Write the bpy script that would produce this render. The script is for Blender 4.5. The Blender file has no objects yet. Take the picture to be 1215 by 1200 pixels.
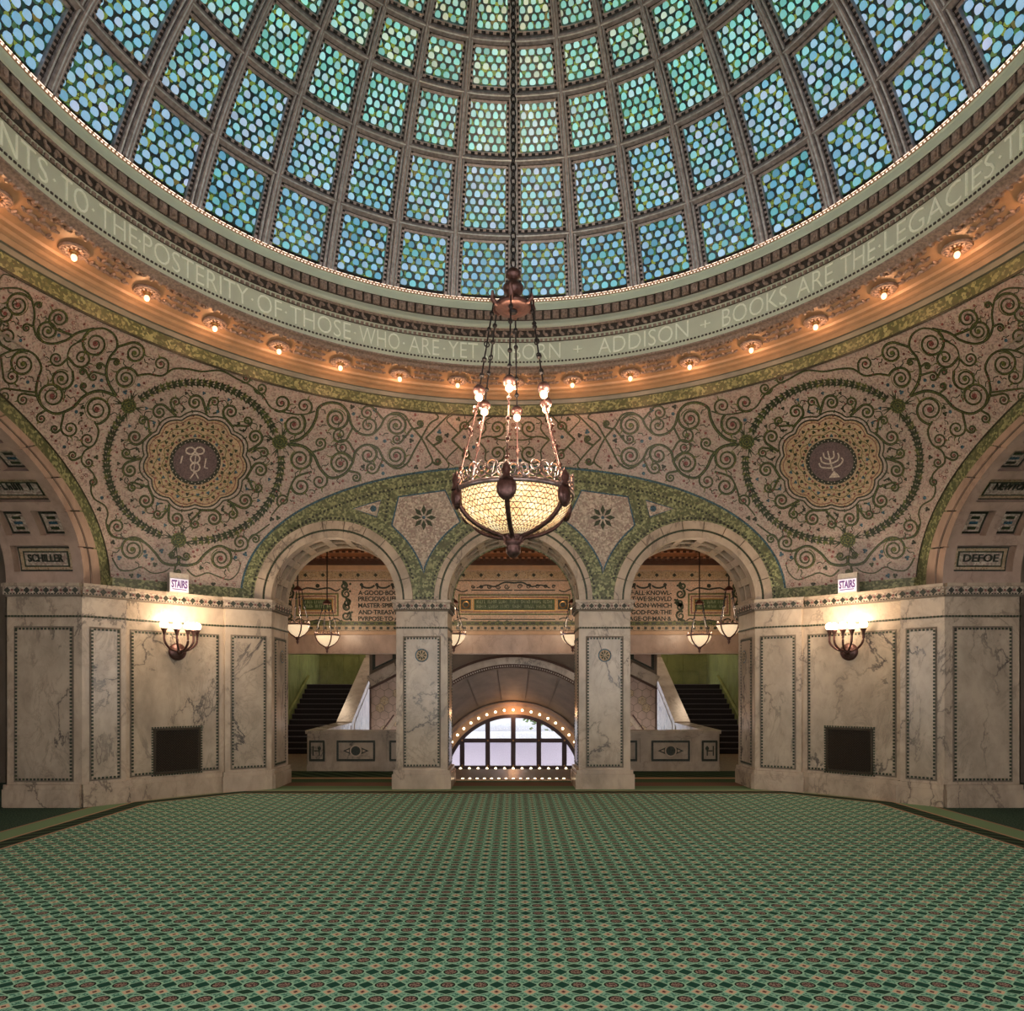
import bpy, math, random
import numpy as np
from mathutils import Vector, Matrix
random.seed(7)
RNG = np.random.RandomState(11)
PI = math.pi
R = math.radians
scene = bpy.context.scene
col = scene.collection

# ------------------------------------------------------------------ camera, world, exposure
CAM_Y, CAM_Z, FPX, HOR, CX = -7.5, 2.0, 846.0, 819.0, 609.0
cd = bpy.data.cameras.new('camera'); cam = bpy.data.objects.new('camera', cd); col.objects.link(cam)
cam.location = (0, CAM_Y, CAM_Z); cam.rotation_euler = (PI/2, 0, 0)
cd.sensor_fit = 'HORIZONTAL'; cd.sensor_width = 36; cd.lens = 36*FPX/1215
cd.shift_y = (HOR-600)/1215; cd.shift_x = -(CX-607.5)/1215
cd.clip_start = .05; cd.clip_end = 300
scene.camera = cam
w = bpy.data.worlds.new('sky'); scene.world = w; w.use_nodes = True
w.node_tree.nodes['Background'].inputs[0].default_value = (1.0, .955, .91, 1)
w.node_tree.nodes['Background'].inputs[1].default_value = 5.0
vs = scene.view_settings
vs.view_transform = 'Standard'; vs.look = 'None'; vs.gamma = 1; vs.use_curve_mapping = False
vs.exposure = 0.30

def lamp(name, loc, power, color, radius=.1, kind='POINT', rot=None, size=None, spot=None):
    l = bpy.data.lights.new(name, kind); l.energy = power; l.color = color
    if kind in ('POINT', 'SPOT'): l.shadow_soft_size = radius
    if size: l.shape = 'DISK'; l.size = size
    if spot: l.spot_size = spot; l.spot_blend = .8
    o = bpy.data.objects.new(name, l); o.location = loc
    if rot: o.rotation_euler = rot
    col.objects.link(o); return o
WARM = (1.0, .50, .24); SOFT = (1.0, .74, .50)

# ------------------------------------------------------------------ materials
def lin(c):
    return tuple((x/255/12.92 if x/255 <= .04045 else ((x/255+.055)/1.055)**2.4) for x in c)
class NT:
    def __init__(s, name):
        s.m = bpy.data.materials.new(name); s.m.use_nodes = True
        s.t = s.m.node_tree; s.n = s.t.nodes; s.b = s.n['Principled BSDF']; s.out = s.n['Material Output']
    def add(s, typ, **kw):
        nd = s.n.new(typ)
        for k, v in kw.items():
            if k.startswith('i_'):
                key = k[2:]
                key = int(key) if key.isdigit() else key.replace('_', ' ')
                s.put(nd, key, v)
            else: setattr(nd, k, v)
        return nd
    def put(s, nd, key, v):
        if isinstance(v, bpy.types.NodeSocket): s.t.links.new(v, nd.inputs[key])
        elif isinstance(v, tuple) and len(v) == 3 and nd.inputs[key].type == 'RGBA': nd.inputs[key].default_value = (*v, 1)
        else: nd.inputs[key].default_value = v
    def math(s, op, a, b=None, c=None):
        nd = s.n.new('ShaderNodeMath'); nd.operation = op
        for i, v in enumerate((a, b, c)):
            if v is not None: s.put(nd, i, v)
        return nd.outputs[0]
    def mix(s, f, a, b):
        nd = s.n.new('ShaderNodeMix'); nd.data_type = 'RGBA'
        s.put(nd, 0, f)
        for i, v in ((6, a), (7, b)):
            if isinstance(v, bpy.types.NodeSocket): s.t.links.new(v, nd.inputs[i])
            else: nd.inputs[i].default_value = (*v, 1)
        return nd.outputs[2]
    def pos(s):
        g = s.n.new('ShaderNodeNewGeometry'); return g.outputs['Position']
    def noise(s, vec, scale, detail=3, rough=.5, dist=0):
        nd = s.add('ShaderNodeTexNoise'); s.put(nd, 'Vector', vec); nd.inputs['Scale'].default_value = scale
        nd.inputs['Detail'].default_value = detail; nd.inputs['Roughness'].default_value = rough; nd.inputs['Distortion'].default_value = dist
        return nd
    def ramp(s, f, stops):
        nd = s.add('ShaderNodeValToRGB'); s.put(nd, 0, f)
        el = nd.color_ramp.elements
        while len(el) < len(stops): el.new(.5)
        for e, (p, c) in zip(el, stops): e.position = p; e.color = (*c, 1)
        return nd.outputs[0]
    def bump(s, h, strength=.3, dist=.01):
        nd = s.add('ShaderNodeBump'); nd.inputs['Strength'].default_value = strength; nd.inputs['Distance'].default_value = dist
        s.put(nd, 'Height', h); s.t.links.new(nd.outputs[0], s.b.inputs['Normal'])
    def base(s, c, rough=.5, metal=0, spec=None):
        s.put(s.b, 'Base Color', c); s.b.inputs['Roughness'].default_value = rough; s.b.inputs['Metallic'].default_value = metal
        if spec is not None: s.b.inputs['Specular IOR Level'].default_value = spec
        return s.m
def plain(name, c, rough=.5, metal=0, var=.15, scale=30):
    s = NT(name); n = s.noise(s.pos(), scale, 4)
    a = tuple(x*(1-var) for x in c); b = tuple(min(1, x*(1+var)) for x in c)
    return s.base(s.ramp(n.outputs[0], [(.3, a), (.7, b)]), rough, metal)
def marble(name, c, vein, vs=1.0, rough=.28, amount=.75, tint=None):
    s = NT(name); p = s.pos()
    mpn = s.add('ShaderNodeMapping'); s.put(mpn, 'Vector', p); mpn.inputs['Scale'].default_value = (1, 1, .6); mpn.inputs['Rotation'].default_value = (.3, .5, .2); p = mpn.outputs[0]
    big = s.noise(p, .8*vs, 4, .55, .6)
    d = s.noise(p, .75*vs, 7, .62, .5)
    v1 = s.math('ABSOLUTE', s.math('SUBTRACT', d.outputs[0], .5))
    v1 = s.ramp(v1, [(0, (1, 1, 1)), (.007, (.75, .75, .75)), (.013, (.16, .16, .16)), (.05, (0, 0, 0))])
    d2 = s.noise(p, 2.6*vs, 7, .68, .8)
    v2 = s.math('ABSOLUTE', s.math('SUBTRACT', d2.outputs[0], .52))
    v2 = s.ramp(v2, [(0, (.42, .42, .42)), (.012, (.2, .2, .2)), (.05, (0, 0, 0))])
    mask = s.ramp(big.outputs[0], [(.38, (.1, .1, .1)), (.62, (1, 1, 1))])
    f = s.math('MULTIPLY', s.math('MAXIMUM', v1, v2), mask)
    f = s.math('MULTIPLY', f, amount)
    cloud = s.noise(p, 2.2*vs, 6, .6)
    t2 = tint or tuple(x*y for x, y in zip(c, (.68, .68, .69)))
    basec = s.ramp(cloud.outputs[0], [(.3, t2), (.6, c), (.8, tuple(min(1, x*1.07) for x in c))])
    return s.base(s.mix(f, basec, vein), rough)
def mosaic(name, c, jit=.35, scale=45, alt=None, altp=.5, rough=.45):
    s = NT(name); p = s.pos()
    v = s.add('ShaderNodeTexVoronoi'); s.put(v, 'Vector', p); v.inputs['Scale'].default_value = scale
    sep = s.add('ShaderNodeSeparateColor'); s.t.links.new(v.outputs['Color'], sep.inputs[0])
    lo = tuple(x*(1-jit) for x in c); hi = tuple(min(1, x*(1+jit)) for x in c)
    cc = s.ramp(sep.outputs[0], [(.15, lo), (.5, c), (.85, hi)])
    if alt: cc = s.mix(s.math('GREATER_THAN', sep.outputs[1], altp), cc, alt)
    big = s.noise(p, 1.6, 3)
    cc = s.mix(s.math('MULTIPLY', s.ramp(big.outputs[0], [(.35, (0, 0, 0)), (.7, (1, 1, 1))]), .3), cc, tuple(x*.72 for x in c))
    s.bump(v.outputs['Distance'], .15, .004)
    return s.base(cc, rough)
def emit(name, c, strength, basec=None):
    s = NT(name); s.base(basec or c, .4)
    s.put(s.b, 'Emission Color', c); s.b.inputs['Emission Strength'].default_value = strength
    return s.m
MT = {}
MT['marble'] = marble('white_marble', (.49, .40, .31), (.085, .072, .068), 1.0, .26)
MT['marble_panel'] = marble('veined_marble_panel', (.45, .375, .295), (.04, .04, .045), 1.1, .22, .95)
MT['marble_pink'] = marble('pinkish_marble', (.43, .31, .25), (.20, .13, .11), 1.2, .35, .5)
MT['marble_green'] = marble('green_marble', (.23, .25, .085), (.12, .15, .05), 1.2, .22, .6)
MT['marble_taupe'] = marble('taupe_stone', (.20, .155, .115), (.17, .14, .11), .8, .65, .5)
MT['mortar'] = plain('joint', (.17, .14, .11), .8)
MT['pend'] = mosaic('pale_pink_mosaic', (.35, .265, .235), .28, 42, (.40, .35, .29), .72)
MT['cream_mosaic'] = mosaic('cream_mosaic', (.43, .36, .29), .3, 30, (.28, .20, .17), .7)
MT['green_mosaic'] = mosaic('green_mosaic', (.19, .205, .10), .6, 26, (.075, .095, .04), .66)
MT['gold_mosaic'] = mosaic('gold_mosaic', (.36, .255, .15), .35, 40, (.42, .33, .23), .55)
MT['ink_green'] = mosaic('dark_green_tesserae', (.022, .036, .016), .6, 60, (.045, .055, .016), .7)
MT['ink_olive'] = mosaic('olive_tesserae', (.115, .115, .030), .6, 60, (.05, .09, .03), .6)
MT['ink_blue'] = mosaic('blue_tesserae', (.03, .085, .12), .7, 60)
MT['ink_red'] = mosaic('maroon_tesserae', (.17, .055, .05), .6, 60)
MT['ink_dark'] = mosaic('dark_tesserae', (.022, .028, .018), .6, 60)
MT['ink_pale'] = mosaic('pale_tesserae', (.46, .40, .35), .3, 60)
MT['disc'] = mosaic('grey_maroon_tesserae', (.115, .080, .085), .3, 60)
MT['wall_mosaic'] = mosaic('rosy_wall_mosaic', (.50, .34, .25), .25, 40, (.46, .36, .28), .6)
MT['frieze'] = plain('sage_plaster', (.56, .60, .49), .55, 0, .06, 3)
MT['fascia'] = plain('pale_sage_plaster', (.55, .64, .54), .45, 0, .06, 3)
MT['letter'] = plain('light_sage_lettering', (.90, .94, .82), .4, 0, .05)
MT['relief'] = plain('umber_relief', (.30, .215, .18), .45, .1, .4, 25)
MT['relief_dark'] = plain('dark_umber_recess', (.05, .038, .032), .6, 0, .3, 25)
MT['tan'] = plain('tan_plaster', (.44, .28, .17), .45, 0, .1, 6)
MT['grey_ledge'] = plain('grey_ledge', (.19, .19, .155), .5, 0, .1, 6)
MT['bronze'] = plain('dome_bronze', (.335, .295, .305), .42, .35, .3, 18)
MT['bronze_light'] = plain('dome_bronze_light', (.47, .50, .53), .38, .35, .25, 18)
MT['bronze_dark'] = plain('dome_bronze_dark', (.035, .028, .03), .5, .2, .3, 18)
MT['lamp_bronze'] = plain('lamp_bronze', (.115, .06, .055), .38, .75, .3, 30)
MT['lamp_silver'] = plain('lamp_silvered_bronze', (.33, .25, .24), .35, .8, .25, 30)
MT['black_iron'] = plain('black_iron', (.018, .016, .018), .45, .6, .2)
MT['brass'] = plain('aged_brass', (.42, .25, .10), .35, .8, .2)
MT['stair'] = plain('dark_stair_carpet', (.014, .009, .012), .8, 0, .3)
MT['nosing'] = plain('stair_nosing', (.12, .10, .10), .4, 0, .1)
MT['wood'] = plain('brown_coffered_wood', (.26, .115, .055), .45, 0, .25, 6)
MT['wood_dark'] = plain('dark_brown_wood', (.07, .03, .018), .5, 0, .2, 6)
MT['grille_dark'] = plain('dark_grille_recess', (.012, .010, .008), .8)
MT['grille'] = plain('grille_bronze', (.055, .042, .03), .4, .6)
MT['plaque_green'] = mosaic('plaque_green', (.035, .06, .015), .5, 60)
MT['plaque_text'] = plain('plaque_pale_green_text', (.25, .29, .17), .5)
MT['sign_white'] = emit('lit_sign', (.74, .68, 1.0), .42, (.5, .5, .5))
MT['sign_ink'] = plain('violet_sign_ink', (.10, .025, .20), .5)
MT['sign_box'] = plain('sign_grey', (.36, .33, .30), .5)
MT['bulb'] = emit('warm_bulb', (1.0, .58, .36), 1.7)
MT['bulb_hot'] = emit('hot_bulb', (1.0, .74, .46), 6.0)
MT['led'] = emit('led_bead', (1.0, .80, .66), 1.1)
MT['iron_frame'] = plain('rust_window_frame', (.05, .033, .04), .5, .2)
MT['stone_out'] = plain('pale_stone_outside', (.37, .35, .44), .8)
MT['white_out'] = plain('white_stone_outside', (.52, .56, .64), .8)
MT['leaf_out'] = plain('street_tree_green', (.10, .17, .06), .8, 0, .5, 4)
MT['brown_floor'] = marble('brown_marble_floor', (.09, .055, .035), (.05, .035, .03), 2, .3, .5)
MT['landing_floor'] = mosaic('landing_mosaic_floor', (.22, .13, .05), .4, 30)
MT['plaster'] = plain('hall_plaster', (.40, .34, .30), .7, 0, .08, 3)

def glass_pane_mat(name, byobj):
    s = NT(name)
    if byobj:
        oi = s.add('ShaderNodeObjectInfo'); f = oi.outputs['Random']
        c = s.ramp(f, [(0, lin((96, 146, 176))), (.35, lin((126, 168, 198))), (.7, lin((154, 184, 214))), (.85, lin((110, 178, 188))), (1, lin((178, 188, 222)))])
    else:
        a = s.add('ShaderNodeVertexColor'); a.layer_name = 'Col'; c = a.outputs[0]
    n = s.noise(s.pos(), 9, 3)
    c = s.mix(s.math('MULTIPLY', n.outputs[0], .35), c, lin((60, 110, 130)))
    s.put(s.b, 'Base Color', c); s.b.inputs['Roughness'].default_value = .25
    s.put(s.b, 'Emission Color', c); s.b.inputs['Emission Strength'].default_value = .75
    return s.m
MT['pane'] = glass_pane_mat('blue_glass_scale', True)
MT['pane_field'] = glass_pane_mat('glass_scale_field', False)
def glass_ground_mat():
    s = NT('green_leaded_glass_ground'); p = s.pos()
    v = s.add('ShaderNodeTexVoronoi'); s.put(v, 'Vector', p); v.inputs['Scale'].default_value = 14
    sep = s.add('ShaderNodeSeparateColor'); s.t.links.new(v.outputs['Color'], sep.inputs[0])
    c = s.ramp(sep.outputs[0], [(.1, lin((8, 26, 28))), (.4, lin((14, 52, 46))), (.6, lin((50, 92, 50))), (.78, lin((112, 122, 44))), (.9, lin((20, 70, 60))), (1, lin((96, 84, 40)))])
    v2 = s.add('ShaderNodeTexVoronoi'); v2.feature = 'DISTANCE_TO_EDGE'; s.put(v2, 'Vector', p); v2.inputs['Scale'].default_value = 14
    c = s.mix(s.math('LESS_THAN', v2.outputs['Distance'], .06), c, (.005, .006, .006))
    s.put(s.b, 'Base Color', c); s.b.inputs['Roughness'].default_value = .3
    s.put(s.b, 'Emission Color', c); s.b.inputs['Emission Strength'].default_value = .8
    return s.m
MT['glass_ground'] = glass_ground_mat()
def bowl_mat():
    s = NT('alabaster_lamp_glass'); p = s.pos()
    n = s.noise(p, 7, 3)
    c = s.ramp(n.outputs[0], [(.3, lin((232, 178, 122))), (.55, lin((255, 218, 160))), (.8, lin((255, 238, 200)))])
    s.put(s.b, 'Base Color', c); s.put(s.b, 'Emission Color', c); s.b.inputs['Emission Strength'].default_value = 1.08
    return s.m
MT['bowl'] = bowl_mat()
MT['small_bowl'] = emit('small_lamp_glass', lin((250, 220, 180)), .6)
def carpet_mat():
    s = NT('green_patterned_carpet'); sx = s.add('ShaderNodeSeparateXYZ'); s.put(sx, 0, s.pos())
    X, Y = sx.outputs[0], sx.outputs[1]; P = .222
    ax = s.math('ABSOLUTE', X)
    def cell(v, off):
        return s.math('ABSOLUTE', s.math('SUBTRACT', s.math('FRACT', s.math('ADD', s.math('DIVIDE', v, P), off+50)), .5))
    u0, v0 = cell(X, .5), cell(Y, .5)      # distance from motif centre (0 at centre, .5 at the cell edge)
    u1, v1 = cell(X, 0), cell(Y, 0)
    def loz(u, v, a, b): return s.math('ADD', s.math('DIVIDE', u, a), s.math('DIVIDE', v, b))
    def ell(u, v, a, b):
        return s.math('SQRT', s.math('ADD', s.math('POWER', s.math('DIVIDE', u, a), 2), s.math('POWER', s.math('DIVIDE', v, b), 2)))
    n = s.noise(s.pos(), 46, 2, .5)
    leaf = s.math('GREATER_THAN', n.outputs[0], .5)
    c = s.mix(leaf, (.055, .20, .145), (.235, .49, .36))
    c = s.mix(s.math('LESS_THAN', loz(u0, v1, .34, .17), 1), c, (.016, .062, .040))
    c = s.mix(s.math('LESS_THAN', loz(u1, v0, .25, .25), 1), c, (.014, .075, .052))
    k = ell(u0, v0, .23, .22)
    lit = (.31, .56, .41)
    def halo(c, q, w_): return s.mix(s.math('COMPARE', q, 1+w_, w_), c, lit)
    c = halo(c, loz(u0, v1, .34, .17), .16); c = halo(c, loz(u1, v0, .25, .25), .14); c = halo(c, k, .13); c = halo(c, loz(u1, v1, .20, .20), .16)
    c = s.mix(s.math('LESS_THAN', k, 1), c, (.012, .030, .020))
    red = s.mix(s.math('GREATER_THAN', s.noise(s.pos(), 75, 1).outputs[0], .5), (.075, .036, .040), (.34, .25, .20))
    c = s.mix(s.math('LESS_THAN', k, .78), c, red)
    c = s.mix(s.math('LESS_THAN', loz(u1, v1, .20, .20), 1), c, (.62, .46, .32))
    c = s.mix(s.math('LESS_THAN', loz(u1, v1, .08, .08), 1), c, (.12, .04, .03))
    # field outline: signed distance of a rectangle with cut corners
    cut = s.math('MULTIPLY', s.math('SUBTRACT', s.math('ADD', ax, Y), 5.25+6.26), .7071)
    sd = s.math('MAXIMUM', s.math('MAXIMUM', s.math('SUBTRACT', ax, 6.42), s.math('SUBTRACT', Y, 6.26)), cut)
    stripe = s.math('GREATER_THAN', s.math('FRACT', s.math('MULTIPLY', s.math('ADD', Y, ax), 3.2)), .45)
    band = s.mix(stripe, (.050, .085, .050), (.016, .028, .020))
    cream = (.42, .27, .18); green = (.17, .27, .15)
    def over(c, t, cc): return s.mix(s.math('GREATER_THAN', sd, t), c, cc)
    c = over(c, 0, cream); c = over(c, .05, band); c = over(c, .34, cream); c = over(c, .39, green)
    aisle = s.math('GREATER_THAN', ax, 7.20)
    pat2 = s.mix(leaf, (.020, .045, .036), (.055, .095, .065))
    c = s.mix(aisle, c, (.30, .19, .13)); c = s.mix(s.math('GREATER_THAN', ax, 7.25), c, pat2)
    s.bump(s.noise(s.pos(), 260, 2).outputs[0], .25, .004)
    return s.base(c, .95, 0, .1)
MT['carpet'] = carpet_mat()
def landing_mat():
    s = NT('bordered_landing_carpet'); sx = s.add('ShaderNodeSeparateXYZ'); s.put(sx, 0, s.pos()); Y = sx.outputs[1]; X = sx.outputs[0]
    n = s.noise(s.pos(), 30, 2)
    st = s.math('GREATER_THAN', s.math('FRACT', s.math('MULTIPLY', s.math('ADD', X, Y), 2.2)), .5)
    pat = s.mix(st, (.020, .045, .026), (.050, .090, .048))
    ax = s.math('ABSOLUTE', X)
    c = s.mix(s.math('GREATER_THAN', Y, 7.35), (.105, .170, .085), (.15, .085, .055))
    c = s.mix(s.math('GREATER_THAN', Y, 7.95), c, (.055, .095, .05))
    c = s.mix(s.math('GREATER_THAN', Y, 8.55), c, (.46, .30, .18))
    c = s.mix(s.math('GREATER_THAN', Y, 8.80), c, pat)
    return s.base(c, .9, 0, .1)
MT['landing'] = landing_mat()

# ------------------------------------------------------------------ mesh helpers
class MB:
    def __init__(s): s.v = []; s.f = []; s.c = []
    def quad(s, a, b, c, d): n = len(s.v); s.v += [tuple(a), tuple(b), tuple(c), tuple(d)]; s.f.append((n, n+1, n+2, n+3)); return s
    def box(s, c, d, T=None):
        n = len(s.v); hx, hy, hz = d[0]/2, d[1]/2, d[2]/2
        for x in (-1, 1):
            for y in (-1, 1):
                for z in (-1, 1):
                    p = Vector((x*hx, y*hy, z*hz))
                    if T: p = T @ p
                    s.v.append((c[0]+p.x, c[1]+p.y, c[2]+p.z))
        s.f += [tuple(n+i for i in q) for q in ((0, 1, 3, 2), (4, 6, 7, 5), (0, 4, 5, 1), (2, 3, 7, 6), (0, 2, 6, 4), (1, 5, 7, 3))]
        return s
    def grid(s, rows):
        n = len(s.v); m = len(rows[0])
        for r in rows: s.v += [tuple(p) for p in r]
        for i in range(len(rows)-1):
            for j in range(m-1):
                a = n+i*m+j; s.f.append((a, a+1, a+m+1, a+m))
        return s
    def prism(s, poly, mp, d0, d1):
        n = len(s.v); k = len(poly)
        for d in (d0, d1): s.v += [tuple(mp(u, v, d)) for u, v in poly]
        s.f.append(tuple(range(n, n+k))); s.f.append(tuple(range(n+2*k-1, n+k-1, -1)))
        for i in range(k):
            j = (i+1) % k; s.f.append((n+i, n+j, n+k+j, n+k+i))
        return s
    def lathe(s, prof, n=24, c=(0, 0, 0), a0=0, a1=2*PI, T=None):
        full = abs(a1-a0-2*PI) < 1e-6; m = n if full else n+1; b = len(s.v)
        for i in range(m):
            a = a0+(a1-a0)*i/n
            for r, z in prof:
                p = Vector((r*math.cos(a), r*math.sin(a), z))
                if T: p = T @ p
                s.v.append((c[0]+p.x, c[1]+p.y, c[2]+p.z))
        k = len(prof)
        for i in range(n):
            i2 = (i+1) % m
            for j in range(k-1): s.f.append((b+i*k+j, b+i2*k+j, b+i2*k+j+1, b+i*k+j+1))
        return s
    def tube(s, pts, r, n=6, cap=True):
        pts = [Vector(p) for p in pts]; b = len(s.v); rr = r if isinstance(r, (list, tuple)) else [r]*len(pts)
        up = Vector((0, 0, 1))
        for i, p in enumerate(pts):
            t = (pts[min(i+1, len(pts)-1)]-pts[max(i-1, 0)])
            if t.length < 1e-9: t = Vector((0, 0, 1))
            t.normalize()
            a = t.cross(up)
            if a.length < .05: a = t.cross(Vector((1, 0, 0)))
            a.normalize(); bb = t.cross(a)
            for k in range(n):
                q = 2*PI*k/n; s.v.append(tuple(p+(a*math.cos(q)+bb*math.sin(q))*rr[i]))
        for i in range(len(pts)-1):
            for k in range(n):
                k2 = (k+1) % n; s.f.append((b+i*n+k, b+i*n+k2, b+(i+1)*n+k2, b+(i+1)*n+k))
        if cap:
            s.f.append(tuple(b+k for k in range(n))); e = b+(len(pts)-1)*n; s.f.append(tuple(e+k for k in range(n-1, -1, -1)))
        return s
    def ball(s, c, r, n=8, m=6, sq=(1, 1, 1), T=None):
        b = len(s.v)
        for i in range(m+1):
            ph = -PI/2+PI*i/m
            for k in range(n):
                q = 2*PI*k/n; p = Vector((r*sq[0]*math.cos(ph)*math.cos(q), r*sq[1]*math.cos(ph)*math.sin(q), r*sq[2]*math.sin(ph)))
                if T: p = T @ p
                s.v.append((c[0]+p.x, c[1]+p.y, c[2]+p.z))
        for i in range(m):
            for k in range(n):
                k2 = (k+1) % n; s.f.append((b+i*n+k, b+i*n+k2, b+(i+1)*n+k2, b+(i+1)*n+k))
        return s
    def torus(s, c, R0, r, n=12, m=5, T=None, sq=(1, 1)):
        b = len(s.v)
        for i in range(n):
            a = 2*PI*i/n
            for k in range(m):
                q = 2*PI*k/m; p = Vector(((R0*sq[0]+r*math.cos(q))*math.cos(a), (R0*sq[1]+r*math.cos(q))*math.sin(a), r*math.sin(q)))
                if T: p = T @ p
                s.v.append((c[0]+p.x, c[1]+p.y, c[2]+p.z))
        for i in range(n):
            for k in range(m):
                i2, k2 = (i+1) % n, (k+1) % m; s.f.append((b+i*m+k, b+i2*m+k, b+i2*m+k2, b+i*m+k2))
        return s
    def mesh(s, name, mat):
        me = bpy.data.meshes.new(name); me.from_pydata(s.v, [], s.f); me.update()
        if mat: me.materials.append(MT[mat] if isinstance(mat, str) else mat)
        return me
    def build(s, name, mat, parent=None, smooth=False, kind=None):
        me = s.mesh(name, mat)
        if smooth: me.polygons.foreach_set('use_smooth', [True]*len(me.polygons))
        return put(name, me, parent, kind)
def put(name, me, parent=None, kind=None, loc=None):
    o = bpy.data.objects.new(name, me); col.objects.link(o)
    if parent:
        o.parent = parent
        if parent.type == 'EMPTY' or parent.location.length > 0 or parent.rotation_euler.z: o.matrix_parent_inverse = local_inv(parent)
    if kind: o['kind'] = kind
    if loc: o.location = loc
    return o
def local_inv(p):
    m = Matrix.LocRotScale(p.location, p.rotation_euler, p.scale)
    if p.parent: m = Matrix.LocRotScale(p.parent.location, p.parent.rotation_euler, p.parent.scale) @ p.matrix_parent_inverse @ m if False else m
    return m.inverted()
def thing(name, label, cat, loc=(0, 0, 0), group=None):
    o = bpy.data.objects.new(name, None); col.objects.link(o); o.location = loc; o.empty_display_size = .1
    return tag(o, label, cat, group)
def tag(o, label, cat, group=None):
    o['label'] = label; o['category'] = cat
    if group: o['group'] = group
    return o
def struct(o, label=None, cat=None):
    o['kind'] = 'structure'
    if label: o['label'] = label
    if cat: o['category'] = cat
    return o
def copy_tree(o, dx, parent=None):
    c = o.copy(); col.objects.link(c)
    if parent: c.parent = parent
    else: c.location = Vector(o.location)+Vector(dx)
    for ch in o.children: copy_tree(ch, dx, c)
    return c
def text_polys(txt, bold=0):
    cu = bpy.data.curves.new('lettering', 'FONT'); cu.body = txt; cu.size = 1; cu.extrude = 0; cu.offset = bold; cu.resolution_u = 3
    o = bpy.data.objects.new('lettering', cu); col.objects.link(o)
    dg = bpy.context.evaluated_depsgraph_get(); dg.update()
    me = bpy.data.meshes.new_from_object(o.evaluated_get(dg))
    v = [(p.co.x, p.co.y) for p in me.vertices]; f = [tuple(p.vertices) for p in me.polygons]
    ed = {}
    for p in f:
        for i in range(len(p)):
            e = (p[i], p[(i+1) % len(p)]); k = (min(e), max(e)); ed.setdefault(k, []).append(e)
    border = [e[0] for e in ed.values() if len(e) == 1]
    bpy.data.objects.remove(o); bpy.data.curves.remove(cu); bpy.data.meshes.remove(me)
    return v, f, border
def text_mesh(txt, mp, d0, d1, w=None, h=.1, x0=0, y0=0, align='L', bold=0.0):
    """lettering laid on a surface: mp(u, v, d) maps the written plane to the place; capital height h, optional width w"""
    v, f, border = text_polys(txt, bold); m = MB()
    xs = [p[0] for p in v]; a, b = min(xs), max(xs)
    sy = h/.70; sx = (w/(b-a)) if w else sy
    ox = x0 if align == 'L' else (x0-(b-a)*sx if align == 'R' else x0-(b-a)*sx/2)
    n = len(v)
    for d in (d1, d0): m.v += [tuple(mp(ox+(p[0]-a)*sx, y0+p[1]*sy, d)) for p in v]
    m.f += list(f)
    m.f += [(i, j, j+n, i+n) for i, j in border]
    return m
def worn_marks(mp, d0, d1, w, h, x0, y0, n):
    """a line of lettering too small to read in the photograph: upright and level strokes only"""
    m = MB(); cw = w/n; rr = random.Random(int(n*97+x0*31))
    for i in range(n):
        if i % 6 == 5: continue
        a = x0-w/2+i*cw; q = lambda u0, u1, v0, v1: m.prism([(u0, v0), (u1, v0), (u1, v1), (u0, v1)], mp, d0, d1)
        q(a+cw*.15, a+cw*.33, y0, y0+h)
        if rr.random() < .6: q(a+cw*.62, a+cw*.80, y0, y0+h*rr.choice((.5, 1)))
        if rr.random() < .7: v = rr.choice((0, .42, .82)); q(a+cw*.15, a+cw*.78, y0+h*v, y0+h*(v+.18))
    return m
def catmull(pts, n=8, closed=False):
    P = [np.array(p, float) for p in pts]; out = []
    k = len(P)
    rng = range(k if closed else k-1)
    for i in rng:
        g = (lambda j: P[j % k]) if closed else (lambda j: P[min(max(j, 0), k-1)])
        p0, p1, p2, p3 = g(i-1), g(i), g(i+1), g(i+2)
        for t in np.linspace(0, 1, n, endpoint=False):
            out.append(.5*((2*p1)+(-p0+p2)*t+(2*p0-5*p1+4*p2-p3)*t*t+(-p0+3*p1-3*p2+p3)*t**3))
    if not closed: out.append(P[-1])
    return np.array(out)
def strip2d(pts, w0, w1=None, closed=False):
    """flat ribbon outline in 2-D: returns (verts Nx2, faces)"""
    P = np.array(pts, float); n = len(P); w1 = w0 if w1 is None else w1
    if closed: T = np.roll(P, -1, 0)-np.roll(P, 1, 0)
    else: T = np.gradient(P, axis=0)
    L = np.hypot(T[:, 0], T[:, 1])[:, None]; L[L == 0] = 1; T = T/L
    N = np.stack([-T[:, 1], T[:, 0]], 1); W = np.linspace(w0, w1, n)[:, None]/2
    V = np.empty((2*n, 2)); V[0::2] = P+N*W; V[1::2] = P-N*W
    F = [(2*i, 2*i+1, 2*i+3, 2*i+2) for i in range(n-1)]
    if closed: F.append((2*n-2, 2*n-1, 1, 0))
    return V, F
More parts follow.
